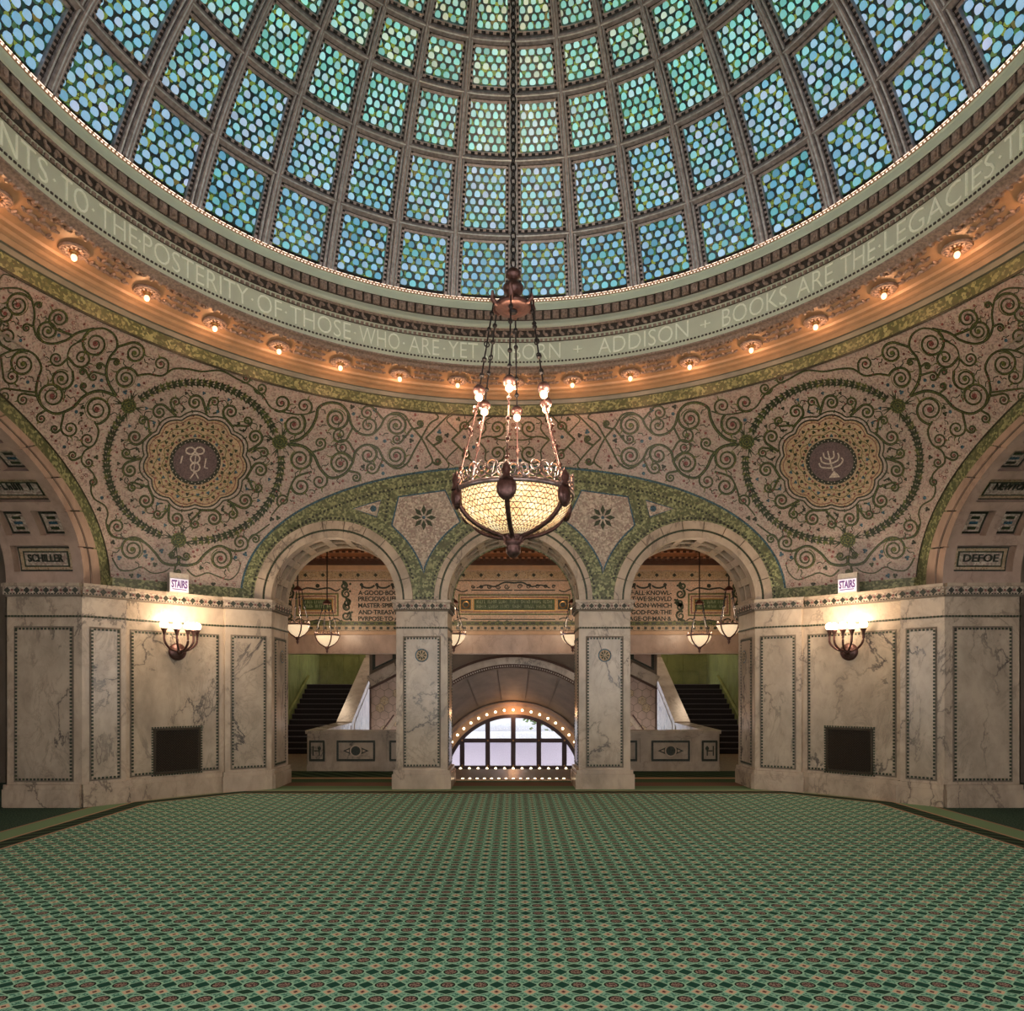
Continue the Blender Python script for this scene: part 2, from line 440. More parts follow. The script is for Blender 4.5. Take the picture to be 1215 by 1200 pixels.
class Flat:
    """collects flat inlay shapes in 2-D, then lays them on a surface with a real thickness"""
    def __init__(s): s.v = []; s.f = []; s.n = 0
    def add(s, V, F): s.v.append(np.asarray(V, float)); s.f += [tuple(i+s.n for i in q) for q in F]; s.n += len(V); return s
    def stroke(s, pts, w0, w1=None, closed=False): return s.add(*strip2d(pts, w0, w1, closed))
    def disc(s, x, y, r, k=7, a=0, ry=None):
        q = np.linspace(0, 2*PI, k, endpoint=False)+a; return s.add(np.stack([x+r*np.cos(q), y+(ry or r)*np.sin(q)], 1), [tuple(range(k))])
    def fan(s, pts, rings=7):
        P = np.array(pts, float); c = P.mean(0); k = len(P); V = [c[None]]
        for i in range(1, rings+1): V.append(c+(P-c)*i/rings)
        F = [(0, 1+i, 1+(i+1) % k) for i in range(k)]
        for r_ in range(rings-1):
            a = 1+r_*k; F += [(a+i, a+k+i, a+k+(i+1) % k, a+(i+1) % k) for i in range(k)]
        return s.add(np.concatenate(V), F)
    def poly(s, pts): return s.add(np.array(pts, float), [tuple(range(len(pts)))])
    def lay(s, name, mat, mp, parent=None, kind=None):
        if not s.v: return None
        V = np.concatenate(s.v); m = MB(); m.v = [tuple(p) for p in mp(V)]; m.f = s.f
        return m.build(name, mat, parent, kind=kind)
def plane_y(y):
    return lambda V: np.stack([V[:, 0], np.full(len(V), y), V[:, 1]], 1)

# ------------------------------------------------------------------ shared measures of the hall (hall centre = origin)
WF, WS = 6.93, 7.36            # front arcade plane, side arch plane
ZS = 3.82                      # springing height = top of the marble cornice
A_OUT, RISE_OUT = 5.54, 2.73   # outline of the big arches
ZT, RT = 7.58, 7.05            # foot of the dome cornice
def superz(x, a, rise, p=2.2):
    q = np.clip(1-(np.abs(x)/a)**p, 0, 1)
    return ZS+rise*q**(1/p)
PEXP = 2.1
T1, T2 = math.atan2(A_OUT, WF), math.atan2(WS, A_OUT)
def pend_foot(th):
    """foot of the pendentive for a bearing th (0 = front, 90 deg = side): radius and height"""
    th = np.asarray(th, float)
    tf, ts = np.clip(th, 0, T1), np.clip(th, T2, PI/2)
    rf = WF/np.cos(tf); zf = superz(WF*np.tan(tf), A_OUT, RISE_OUT)
    rs = WS/np.sin(ts); zs = superz(WS/np.tan(ts), A_OUT, RISE_OUT)
    k = np.clip((th-T1)/(T2-T1), 0, 1)
    rc = (WF/math.cos(T1))*(1-k)+(WS/math.sin(T2))*k-.10*np.sin(k*PI)
    return np.where(th < T1, rf, np.where(th > T2, rs, rc)), np.where(th < T1, zf, np.where(th > T2, zs, ZS))
def pend_r(th, z):
    rb, zb = pend_foot(th); z = np.maximum(z, zb); sf = (zb-ZS)/(ZT-ZS); s = np.clip((z-ZS)/(ZT-ZS), 0, 1)
    return RT+(rb-RT)*(1-s**PEXP)/(1-sf**PEXP)
def px_to_pend(V, off=.004):
    """point of the left pendentive (or the wall under it) that was measured at pixel V in the photograph"""
    V = np.asarray(V, float); dx = (V[:, 0]-CX)/FPX; dz = (HOR-V[:, 1])/FPX
    lo = np.full(len(V), 7.7); hi = np.full(len(V), 18.0)
    for _ in range(42):
        d = (lo+hi)/2; x = dx*d; y = d+CAM_Y; z = CAM_Z+dz*d
        f = np.hypot(x, y)-pend_r(np.arctan2(np.abs(x), y), z)
        hi = np.where(f > 0, d, hi); lo = np.where(f > 0, lo, d)
    d = (lo+hi)/2-off
    return np.stack([dx*d, d+CAM_Y, CAM_Z+dz*d], 1)
def px_s(V):
    p = px_to_pend(V); rb, zb = pend_foot(np.arctan2(np.abs(p[:, 0]), p[:, 1]))
    return (p[:, 2]-zb)/(ZT-zb)

# ------------------------------------------------------------------ floors
floor = struct(MB().grid([[(x, y, 0) for x in (-11.5, -6, 0, 6, 11.5)] for y in (-12.5, -6, 0, 6.93)]).grid([[(-11.5, 6.93, 0), (-7.65, 6.93, 0)], [(-11.5, 8.1, 0), (-7.65, 8.1, 0)]]).grid([[(7.65, 6.93, 0), (11.5, 6.93, 0)], [(7.65, 8.1, 0), (11.5, 8.1, 0)]]).build('floor', 'carpet'), 'green patterned carpet filling the domed hall', 'carpet')
fl2 = struct(MB().grid([[(x, y, 0) for x in (-7.65, 0, 7.65)] for y in (6.93, 10.1)]).build('floor_landing', 'landing'), 'bordered carpet of the landing behind the arches', 'carpet')
m = MB()
for sx in (-1, 1): m.grid([[(sx*5.0, 10.1, 0), (sx*7.65, 10.1, 0)], [(sx*5.0, 20.6, 0), (sx*7.65, 20.6, 0)]])
struct(m.build('floor_stair_foot', 'landing_floor'), 'brown mosaic floor at the foot of the stairs', 'floor')
struct(MB().box((0, 9.35, .004), (3.0, 2.2, .012)).build('floor_threshold', 'brown_floor'), 'polished brown marble floor before the arched window', 'floor')
struct(MB().grid([[(-5, 10.1, -1.4), (5, 10.1, -1.4)], [(-5, 19, -1.4), (5, 19, -1.4)]]).quad((-5, 10.1, -1.4), (5, 10.1, -1.4), (5, 10.1, -.01), (-5, 10.1, -.01)).build('floor_stairwell', 'marble_taupe'), 'lower floor of the stairwell below the window', 'floor')

# ------------------------------------------------------------------ dome
ZC, RS = 6.5, 6.39
ROWS = [25.4, 34.5, 44.3, 52.0, 58.0, 63.2, 67.6, 71.4]
NC = 32
def dome(th, ph, dr=0.0):
    r = (RS+dr)*math.cos(ph); return (-r*math.sin(th), r*math.cos(th), ZC+(RS+dr)*math.sin(ph))
shell = MB()
shell.grid([[dome(2*PI*i/64, R(p), .16) for i in range(65)] for p in np.linspace(24, 90, 14)])
ceiling = struct(shell.build('ceiling', 'bronze_dark'), 'great stained glass dome with bronze ribs over the hall', 'dome')
# ribs
HW = 1.5
prof = [(-HW, .06), (-HW, -.015), (-.98, -.015), (-.92, -.05), (-.42, -.05), (-.36, -.085), (.36, -.085), (.42, -.05), (.92, -.05), (.98, -.015), (HW, -.015), (HW, .06)]
phs = np.linspace(25.7, 72.5, 34)
me_rib = MB().grid([[dome(R(u), R(p), d) for u, d in prof] for p in phs]).mesh('rib', 'bronze')
b = MB()
for p in np.arange(26.4, 71.6, .62):
    for u in (-1.22, 1.22):
        c = dome(R(u), R(p), -.022); b.box(c, (.045*math.cos(R(p)), .02, .03))
me_bead = b.mesh('bead_row', 'bronze_dark')
s_ = MB()
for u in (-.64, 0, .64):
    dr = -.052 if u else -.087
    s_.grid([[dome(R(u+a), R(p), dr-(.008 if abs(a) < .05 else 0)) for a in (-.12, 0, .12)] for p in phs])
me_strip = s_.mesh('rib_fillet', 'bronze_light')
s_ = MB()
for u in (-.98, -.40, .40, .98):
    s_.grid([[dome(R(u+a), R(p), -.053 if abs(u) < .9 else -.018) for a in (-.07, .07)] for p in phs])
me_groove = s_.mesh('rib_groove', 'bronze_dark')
for k in range(NC):
    o = put('rib', me_rib, ceiling); o.rotation_euler.z = 2*PI*k/NC
    for nm, me in (('bead_row', me_bead), ('rib_fillet', me_strip), ('rib_groove', me_groove)):
        q = bpy.data.objects.new(nm, me); col.objects.link(q); q.parent = o; q['kind'] = 'stuff'
# horizontal rings
for i, p in enumerate(ROWS[1:]):
    hw = .95 if i < 5 else .7
    pr = [(-hw, .06), (-hw, -.01), (-.5, -.01), (-.45, -.04), (.0, -.06), (.1, -.075), (.35, -.06), (.5, -.01), (hw, -.01), (hw, .06)]
    o = MB().grid([[dome(2*PI*a/128, R(p+u), d) for u, d in pr] for a in range(129)]).build('dome_ring', 'bronze', ceiling)
    b = MB(); n = int(2*PI*RS*math.cos(R(p))/.115)
    for a in range(n):
        c = dome(2*PI*a/n, R(p+.72), -.014); T = Matrix.Rotation(2*PI*a/n, 4, 'Z'); b.box(c, (.06, .02, .03), T)
    b.build('dentil_row', 'bronze_dark', o, kind='stuff')
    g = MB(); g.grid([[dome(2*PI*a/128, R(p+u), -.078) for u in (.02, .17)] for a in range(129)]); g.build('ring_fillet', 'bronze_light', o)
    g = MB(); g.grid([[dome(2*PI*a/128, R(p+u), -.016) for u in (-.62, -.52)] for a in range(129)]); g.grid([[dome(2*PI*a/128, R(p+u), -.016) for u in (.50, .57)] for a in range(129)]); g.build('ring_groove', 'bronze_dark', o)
MB().lathe([(0.0, ZC+RS-.02), (1.2, ZC+RS-.14), (1.7, ZC+RS-.33), (2.08, ZC+RS-.38)], 48).build('oculus', 'bronze', ceiling)
# leaded glass: one panel per coffer, scale-shaped panes on a green ground
NACR = [5, 5, 5, 4, 4, 3, 3]; NROW = [7, 8, 6, 5, 4, 4, 3]
SCALE = [(-.42, -.36), (-.47, -.05), (-.42, .2), (-.27, .42), (0, .52), (.27, .42), (.42, .2), (.47, -.05), (.42, -.36), (.2, -.46), (-.2, -.46)]
half = R(360/NC/2)
PAL = [[(92, 150, 180), (122, 172, 204), (146, 182, 214), (104, 176, 188)], [(120, 178, 204), (150, 192, 216), (132, 192, 200), (164, 186, 212)],
       [(132, 206, 200), (150, 208, 208), (120, 196, 186), (170, 206, 214)], [(136, 208, 196), (160, 214, 208), (188, 206, 186), (128, 194, 184)],
       [(140, 206, 190), (170, 214, 200), (196, 200, 170), (130, 190, 176)], [(140, 200, 190)]*4, [(140, 200, 190)]*4]
field = MB(); fcol = []
pane_me = {}
for r in range(len(ROWS)-1):
    p0, p1 = R(ROWS[r]+(.95 if r else .75)), R(ROWS[r+1]-.95)
    a = half-R(HW)
    me = MB().grid([[dome(x, p, .045) for x in np.linspace(-a, a, 5)] for p in np.linspace(p0, p1, 5)]).mesh('stained_glass_panel', 'glass_ground')
    na, nr = NACR[r], NROW[r]; ch = (p1-p0)/nr; cells = []
    for j in range(nr):
        wcell = 2*a/na; off = (j % 2)*.5
        k = -1
        while k < na+1:
            uc = -a+(k+.5+off)*wcell; lo, hi = max(-a, uc-wcell/2), min(a, uc+wcell/2)
            if hi-lo > .35*wcell: cells.append((uc, p0+(j+.5)*ch, wcell, ch, j))
            k += 1
    def pane_poly(cell, rot=0.0):
        uc, pc, wc, hc, j = cell; ws = .9 if j % 2 == 0 else .84; out = []
        for d in (.043, .022):
            for x, y in SCALE:
                g = 1 if d > .03 else .9
                out.append(dome(rot+min(max(uc+x*wc*.86*ws*g, -a+.002), a-.002), pc+y*hc*.90*g*(1.0 if j % 2 == 0 else .93), d))
        return out
    K = len(SCALE)
    PF = [tuple(range(K, 2*K))]+[(i, (i+1) % K, K+(i+1) % K, K+i) for i in range(K)]
    for k in range(NC):
        rot = 2*PI*(k+.5)/NC; az = (k+.5) if k < NC/2 else (k+.5)-NC
        vis = abs(az) < 10.2
        o = put('stained_glass_panel', me, ceiling); o.rotation_euler.z = rot
        if not vis: continue
        single = r == 0 and 4.6 < abs(az) < 7.9
        if single:
            for ci, cell in enumerate(cells):
                key = (r, ci)
                if key not in pane_me:
                    mb = MB(); mb.v = pane_poly(cell); mb.f = PF; pane_me[key] = mb.mesh('pane', 'pane')
                q = bpy.data.objects.new('pane', pane_me[key]); col.objects.link(q); q.parent = o
        else:
            for cell in cells:
                n = len(field.v); field.v += pane_poly(cell, rot); field.f += [tuple(n+i for i in f) for f in PF]
                c = random.choice(PAL[r]); g = random.uniform(.72, 1.12)
                fcol += [tuple(x*g for x in lin(c))]*(2*K)
fo = field.build('pane_field', 'pane_field', ceiling, kind='stuff')
ca = fo.data.color_attributes.new('Col', 'FLOAT_COLOR', 'POINT')
ca.data.foreach_set('color', np.array([(*c, 1) for c in fcol], dtype=np.float32).ravel())

# ------------------------------------------------------------------ cornice ring under the dome
def ring(name, mat, pr, n=160, parent=None, smooth=False):
    return MB().lathe(pr, n).build(name, mat, parent, smooth)
cornice = struct(ring('trim_1', 'frieze', [(5.87, 8.06), (5.85, 8.07), (5.85, 8.60), (5.87, 8.61)]), 'sage green inscribed frieze ring below the dome', 'cornice')
ring('mosaic_band', 'green_mosaic', [(7.06, 7.575), (7.05, 7.60), (7.04, 7.80)], parent=cornice)
ring('mosaic_line', 'ink_dark', [(7.05, 7.565), (7.035, 7.565), (7.035, 7.60), (7.05, 7.60)], parent=cornice)
ring('ledge', 'grey_ledge', [(7.04, 7.80), (6.99, 7.80), (6.97, 7.87), (6.93, 7.88)], parent=cornice)
ring('warm_moulding', 'tan', [(6.93, 7.875), (6.90, 7.86), (6.86, 7.88), (6.82, 7.90), (6.80, 7.89), (6.74, 7.905), (6.70, 7.93), (6.62, 7.94), (6.60, 7.975)], parent=cornice)
ring('soffit', 'tan', [(6.60, 7.975), (6.05, 8.055)], parent=cornice)
ring('leaf_edge', 'relief', [(6.05, 8.055), (6.03, 8.0), (5.97, 7.985), (5.93, 8.03), (5.86, 8.045), (5.855, 8.07)], parent=cornice)
b = MB()
for i in range(300):
    a = 2*PI*i/300; T = Matrix.Rotation(a, 4, 'Z')
    b.ball((6.0*math.cos(a), 6.0*math.sin(a), 7.99), .045, 6, 4, (1.2, .7, .7), T)
b.build('leaf_row', 'relief', cornice, kind='stuff')
def bead_ring(name, mat, r, z, n, size, kind='stuff'):
    b = MB()
    for i in range(n):
        a = 2*PI*i/n; b.box((r*math.cos(a), r*math.sin(a), z), size, Matrix.Rotation(a, 4, 'Z'))
    return b.build(name, mat, cornice, kind=kind)
bead_ring('bead_line', 'relief_dark', 5.845, 8.135, 560, (.02, .036, .026))
bead_ring('bead_line', 'relief', 5.835, 8.53, 420, (.035, .05, .045))
ring('bead_fillet', 'relief_dark', [(5.85, 8.50), (5.842, 8.50), (5.842, 8.515), (5.85, 8.515)], parent=cornice)
ring('leaf_band', 'relief_dark', [(5.86, 8.59), (5.83, 8.60), (5.83, 8.70), (5.80, 8.71)], parent=cornice)
b = MB()
for i in range(240):
    a = 2*PI*i/240; T = Matrix.Rotation(a, 4, 'Z') @ Matrix.Rotation(.5, 4, 'X')
    b.ball((5.815*math.cos(a), 5.815*math.sin(a), 8.625+.04*(i % 2)), .055, 6, 4, (.45, 1.0, .55), T)
    a2 = a+PI/480; b.ball((5.815*math.cos(a2), 5.815*math.sin(a2), 8.672-.05*(i % 2)), .04, 6, 4, (.5, .6, 1), Matrix.Rotation(a2, 4, 'Z'))
b.build('acanthus_row', 'relief', cornice, kind='stuff')
ring('rust_fillet', 'relief', [(5.80, 8.70), (5.785, 8.71), (5.785, 8.74), (5.80, 8.75)], parent=cornice)
ring('cove', 'frieze', [(5.80, 8.74), (5.765, 8.76), (5.765, 8.80), (5.80, 8.86), (5.81, 8.89)], parent=cornice)
ring('bracket_band', 'relief_dark', [(5.81, 8.885), (5.80, 8.90), (5.80, 9.05), (5.77, 9.06)], parent=cornice)
bm_ = MB().box((5.79, 0, 8.975), (.05, .115, .14)); bm_.ball((5.76, 0, 8.975), .045, 6, 4, (.6, .9, 1.1)); me_br = bm_.mesh('bracket', 'relief')
for i in range(230):
    q = bpy.data.objects.new('bracket', me_br); col.objects.link(q); q.parent = cornice; q.rotation_euler.z = 2*PI*(i+.5)/230
ring('fascia', 'fascia', [(5.77, 9.06), (5.755, 9.075), (5.755, 9.17), (5.74, 9.19), (5.75, 9.205)], parent=cornice)
ring('lamp_trough', 'tan', [(5.76, 9.20), (5.735, 9.21), (5.735, 9.225), (5.77, 9.235), (5.75, 9.25), (5.745, 9.27), (5.80, 9.30)], parent=cornice)
bead_ring('lamp_bead', 'led', 5.735, 9.218, 620, (.016, .026, .016))
bead_ring('lamp_bead', 'led', 5.742, 9.262, 310, (.008, .085, .008))
# inscription
def frieze_theta(px, r=5.85):
    t = np.linspace(-PI*.62, PI*.62, 6001); x = CX-FPX*r*np.sin(t)/(-CAM_Y+r*np.cos(t))
    return float(np.interp(px, x[::-1], t[::-1])) if px > -60 else float('nan')
def on_frieze(u, v, d):      # u = bearing in radians (reading direction), v = height
    return (math.sin(u)*(5.85-d), math.cos(u)*(5.85-d), v)
WORDS = [('ENTS', -25, 56), ('TO', 72, 104), ('THE', 117, 162), ('POSTERITY', 169, 294), ('OF', 305, 334), ('THOSE', 344, 416), ('WHO', 426, 474), ('ARE', 485, 521),
         ('YET', 532, 567), ('UNBORN', 575, 665), ('+', 680, 691), ('ADDISON', 710, 817), ('+', 831, 843), ('BOOKS', 857, 934), ('ARE', 946, 989), ('THE', 998, 1039), ('LEGACIES', 1050, 1181), ('TH', 1193, 1226)]
DOTS = [64, 110, 165, 299, 339, 421, 479, 527, 1044, 1187]
for wd, x0, x1 in WORDS:
    t0, t1 = -frieze_theta(x0), -frieze_theta(x1)
    if x0 < 0: t0 = t1-(t1-(-frieze_theta(5)))*1.42
    h = .20 if wd == '+' else .30
    text_mesh(wd, on_frieze, -.002, .016, w=t1-t0, h=h, x0=t0, y0=8.18+(.04 if wd == '+' else 0), bold=-.012).build('inscription', 'letter', cornice)['label'] = 'raised pale capitals reading '+wd
dt = MB()
for x in DOTS:
    t = -frieze_theta(x); dt.box(on_frieze(t, 8.32, .006), (.03, .012, .03), Matrix.Rotation(-t, 4, 'Z') @ Matrix.Rotation(PI/4, 4, 'Y'))
dt.build('inscription_stop', 'letter', cornice)
# leaf sprigs on the soffit between the bulbs
sp = MB()
for k in range(36):
    for (da, r, sc) in ((2.8, 6.46, 1.3), (4.3, 6.46, 1.5), (5.7, 6.46, 1.5), (7.2, 6.46, 1.3), (3.4, 6.30, 1.4), (5, 6.30, 1.6), (6.6, 6.30, 1.4), (2.8, 6.15, 1.3), (4.3, 6.15, 1.4), (5.7, 6.15, 1.4), (7.2, 6.15, 1.3)):
        a = R(90+10*k+da); z = 7.975+(6.60-r)/.55*.08; T = Matrix.Rotation(a, 4, 'Z')
        for q in (-1.15, 0, 1.15):
            Tq = Matrix.Rotation(a+PI+q, 4, 'Z'); p = Tq @ Vector((.036*sc, 0, 0)); sp.ball((r*math.cos(a)+p.x, r*math.sin(a)+p.y, z-.006), .036*sc, 6, 4, (1.25, .5, .55), Tq)
sp.build('leaf_sprig', 'relief', cornice, kind='stuff')
# bulbs in rosettes
def make_bulb():
    t = thing('cornice_bulb', 'small bare bulb in a gilt rosette on the cornice soffit', 'light bulb', (0, 0, 0), 'bulbs ringing the dome cornice')
    m = MB().torus((0, 0, -.02), .165, .026, 24, 6)
    for i in range(14):
        a = 2*PI*i/14; m.ball((.125*math.cos(a), .125*math.sin(a), -.03), .036, 6, 4, (1.5, .75, .8), Matrix.Rotation(a, 4, 'Z'))
    m.build('rosette', 'relief', t)
    MB().lathe([(.0, -.01), (.055, -.01), (.06, -.04), (.045, -.075), (.03, -.08)], 12).build('socket', 'brass', t, True)
    MB().lathe([(.026, -.075), (.037, -.095), (.041, -.115), (.033, -.14), (.015, -.153), (0, -.155)], 12).build('bulb', 'bulb', t, True)
    return t
first = None
def bulb_label(bearing):       # names the letter of the inscription above the bulb; bearing grows in reading direction
    prev = ''
    for wd, x0, x1 in WORDS:
        t0, t1 = -frieze_theta(max(x0, -20)), -frieze_theta(x1)
        if bearing < t0: return 'bare bulb in a rosette below the gap before %s%s' % (wd if wd != '+' else 'the cross', ' after '+prev if prev else '')
        if bearing <= t1:
            i = min(int((bearing-t0)/(t1-t0)*len(wd)), len(wd)-1)
            return 'bare bulb in a rosette below the %s of %s%s' % (('first', 'second', 'third', 'fourth', 'fifth', 'sixth', 'seventh', 'eighth', 'ninth')[i]+' letter', wd, ' after '+prev if prev else '') if wd != '+' else 'bare bulb in a rosette below the cross after '+prev
        prev = wd if wd != '+' else 'the cross'
    return 'bare bulb in a rosette below the letters TH after LEGACIES'
for k in range(-8, 9):
    a = R(90+10*k-.3); x, y, z = 6.38*math.cos(a), 6.38*math.sin(a), 8.005
    o = make_bulb() if first is None else copy_tree(first, (0, 0, 0)); first = first or o
    o.location = (x, y, z); o.rotation_euler = (0, 0, a); o['label'] = bulb_label(math.atan2(x, y))
for k in range(36):
    a = R(90+10*k-.3); lamp('cornice_bulb_light', (6.40*math.cos(a), 6.40*math.sin(a), 7.78), 5.0, WARM, .05)

# ------------------------------------------------------------------ pendentives
def th_samples():
    a = np.concatenate([np.linspace(0, T1*.9, 40), T1*(.9+.1*np.sin(np.linspace(0, PI/2, 26))), np.linspace(T1, T2, 24),
                        PI/2-(PI/2-T2)*(.9+.1*np.sin(np.linspace(PI/2, 0, 26))), np.linspace(T2+.1*(PI/2-T2), PI/2, 40)])
    return np.unique(np.round(a, 7))
THS = th_samples()
def pend_mesh(sx, sy):
    rows = []
    for s in np.linspace(0, 1, 22):
        row = []
        for th in THS:
            rb, zb = pend_foot(th); z = zb+(ZT-zb)*s; r = float(pend_r(th, z))
            row.append((sx*r*math.sin(th), sy*r*math.cos(th), z))
        rows.append(row)
    return MB().grid(rows)
PEND = {}
for sx, nm in ((-1, 'left'), (1, 'right')):
    PEND[sx] = struct(pend_mesh(sx, 1).build('wall_pendentive_'+nm, 'pend', smooth=True), 'pink mosaic pendentive with %s medallion and green scrolls' % ('interlaced-ring' if sx < 0 else 'candelabrum'), 'wall')
    struct(pend_mesh(sx, -1).build('wall_rear_pendentive_'+nm, 'pend', smooth=True), 'plain pink mosaic pendentive opposite the arcade, on the %s side' % ('SCHILLER' if sx < 0 else 'DEFOE'), 'wall')

# ---- ornament drawn once for the left pendentive, mirrored for the right
G, O, B_, RD, DK, PL = (Flat() for _ in range(6))
GOLD, DISC, RIM = Flat(), Flat(), Flat()
occ = np.zeros((480, 960), bool)
def mark(P, rad=2.2):
    for x, y in np.asarray(P):
        i0, i1, j0, j1 = int(y-rad)-230, int(y+rad)-228, int(x-rad)+240, int(x+rad)+242
        if 0 <= i0 and i1 < 480 and 0 <= j0 and j1 < 960: occ[i0:i1, j0:j1] = True
def stem(pts, w0=2.2, w1=1.2, fl=None, n=8):
    P = catmull(pts, n); (fl or G).stroke(P, w0*1.5, w1*1.5); O.stroke(P+np.array([.3, .4]), w0*.4, w1*.3); mark(P, 2.6); return P
STEMS = [stem(p, a, b) for p, a, b in [
    ([(138, 470), (129, 455), (126, 440), (130, 425), (139, 412), (136, 398), (124, 390), (110, 391)], 2.6, 1.4),
    ([(138, 470), (118, 464), (100, 470), (86, 484), (66, 491), (50, 482), (43, 466), (45, 450), (49, 436), (42, 422), (28, 415), (12, 417), (-4, 424)], 2.6, 1.5),
    ([(112, 390), (92, 395), (78, 404), (60, 408), (46, 402), (40, 388), (41, 372), (36, 352), (24, 343), (6, 342), (-8, 346)], 2.2, 1.4),
    ([(-4, 340), (4, 326), (18, 330)], 1.2, .7),
    ([(-4, 424), (-22, 418), (-38, 398), (-58, 392), (-76, 374), (-98, 372), (-116, 352), (-136, 350), (-155, 332)], 2.2, 1.5),
    ([(-8, 346), (-26, 338), (-42, 318), (-62, 318), (-82, 298), (-102, 300), (-122, 280), (-150, 278)], 2.2, 1.5),
    ([(103, 402), (84, 412), (80, 430), (86, 440)], 1.4, .9),
    ([(112, 500), (117, 512), (112, 527), (100, 536), (97, 548), (106, 557), (112, 566), (108, 580), (112, 592), (124, 600), (128, 610), (126, 622), (132, 636), (146, 640)], 1.6, 1.1),
    ([(212, 660), (210, 670), (194, 668), (184, 656), (170, 643), (152, 640), (134, 636), (127, 622)], 2.6, 1.2),
    ([(212, 660), (214, 670), (232, 669), (245, 656), (260, 648), (278, 654), (292, 651), (296, 640), (308, 631), (320, 622)], 2.6, 1.1),
    ([(133, 662), (142, 676), (156, 677), (168, 673), (180, 680), (194, 679), (202, 674)], 1.3, .8),
    ([(222, 676), (232, 684), (246, 680), (258, 684), (272, 688), (282, 680), (286, 668)], 1.3, .8),
    ([(344, 524), (356, 521), (368, 510), (375, 496), (378, 484), (390, 478), (404, 480), (413, 490), (417, 504), (426, 514), (440, 516), (451, 507), (457, 496), (468, 490), (480, 493), (488, 506), (500, 520), (508, 535), (513, 548), (504, 556)], 2.6, 1.2),
    ([(344, 527), (360, 530), (372, 540), (380, 556), (392, 567), (408, 563), (418, 550), (422, 536), (434, 528), (448, 532), (456, 546), (470, 556), (483, 550), (492, 534), (500, 520), (510, 503), (520, 496), (516, 490)], 2.6, 1.2),
    ([(370, 560), (352, 566), (344, 580), (340, 592), (330, 602), (322, 612)], 1.8, 1.0),
    ([(162, 446), (176, 444), (192, 446), (206, 438), (222, 438), (240, 441), (262, 440), (282, 450), (298, 458), (312, 470), (322, 484), (340, 490), (360, 492), (374, 488)], 1.7, 1.1),
    ([(505, 520), (520, 505), (536, 490), (548, 488), (552, 497)], 1.5, .8), ([(505, 520), (520, 535), (532, 550), (530, 556), (520, 556)], 1.5, .8),
    ([(536, 522), (548, 510), (560, 497), (566, 490)], 1.7, 1.0), ([(536, 522), (548, 534), (560, 548), (568, 552)], 1.7, 1.0),
    ([(545, 515), (536, 506), (530, 498), (538, 492)], 1.2, .7), ([(545, 530), (536, 538), (530, 546), (538, 553)], 1.2, .7),
    ([(566, 522), (580, 518), (594, 522), (608, 522)], 1.5, 1.0), ([(566, 522), (576, 510), (576, 500), (586, 494)], 1.3, .9), ([(566, 522), (576, 534), (576, 546), (586, 551)], 1.3, .9)]]
SP = np.concatenate(STEMS)
def spiral(cx, cy, r, turns=1.9, w0=1.8, w1=.9, fl=None, anchor=None, sgn=None):
    d = np.hypot(SP[:, 0]-cx, SP[:, 1]-cy)
    if anchor is None:
        ok = np.where(d > r*1.02)[0]; i = ok[np.argmin(d[ok])]; anchor = SP[i]
        j = min(i+2, len(SP)-1); tn = SP[j]-SP[max(i-2, 0)]
    else: anchor = np.array(anchor, float); tn = np.array([cx, cy])-anchor
    A = anchor-np.array([cx, cy]); D = max(np.hypot(*A), r*1.001)
    cr = A[0]*tn[1]-A[1]*tn[0]; sg = sgn or (1 if cr > 0 else -1)
    a0 = math.atan2(A[1], A[0])+sg*math.acos(min(1, r/D))
    t = np.linspace(0, 1, int(26+14*turns)); rad = r*(1-.86*t**.85); an = a0+sg*2*PI*turns*t
    P = np.stack([cx+rad*np.cos(an), cy+rad*np.sin(an)], 1)
    P = np.concatenate([[anchor+(P[0]-anchor)*.0], P]); (fl or G).stroke(P, w0*1.65, w1*1.5); O.stroke(P, w0*.4, w1*.25); mark(P, 1.8)
    (RD if random.random() < .6 else O).disc(cx, cy, r*.17+.5, 7); mark([(cx, cy)], r*.75)
    # leaf tails where the scroll leaves its stem
    q = an[8]; c, s2 = math.cos(q), math.sin(q)
    T0 = P[9]; tl = np.array([T0, T0+np.array([c, s2])*r*.28+np.array([-s2, c])*sg*r*.22, T0+np.array([c, s2])*r*.62+np.array([-s2, c])*sg*r*.25])
    O.stroke(catmull(tl, 5), 2.2, .4); mark(tl, 1)
    if r >= 8:
        for k in range(3):
            q = a0+sg*(1.2+1.3*k+random.uniform(-.3, .3)); e = np.array([math.cos(q), math.sin(q)]); f_ = np.array([-e[1], e[0]])*sg
            b0 = np.array([cx, cy])+e*r; td = np.array([b0, b0+e*r*.25+f_*r*.25, b0+e*r*.5+f_*r*.2, b0+e*r*.6+f_*r*.5])
            if px_s(td[-1:])[0] > .06 and px_s(td[-1:])[0] < .95: G.stroke(catmull(td, 5), 1.3, .6); RD.disc(*td[-1], 1.2, 6); mark(td, 1)
    return P
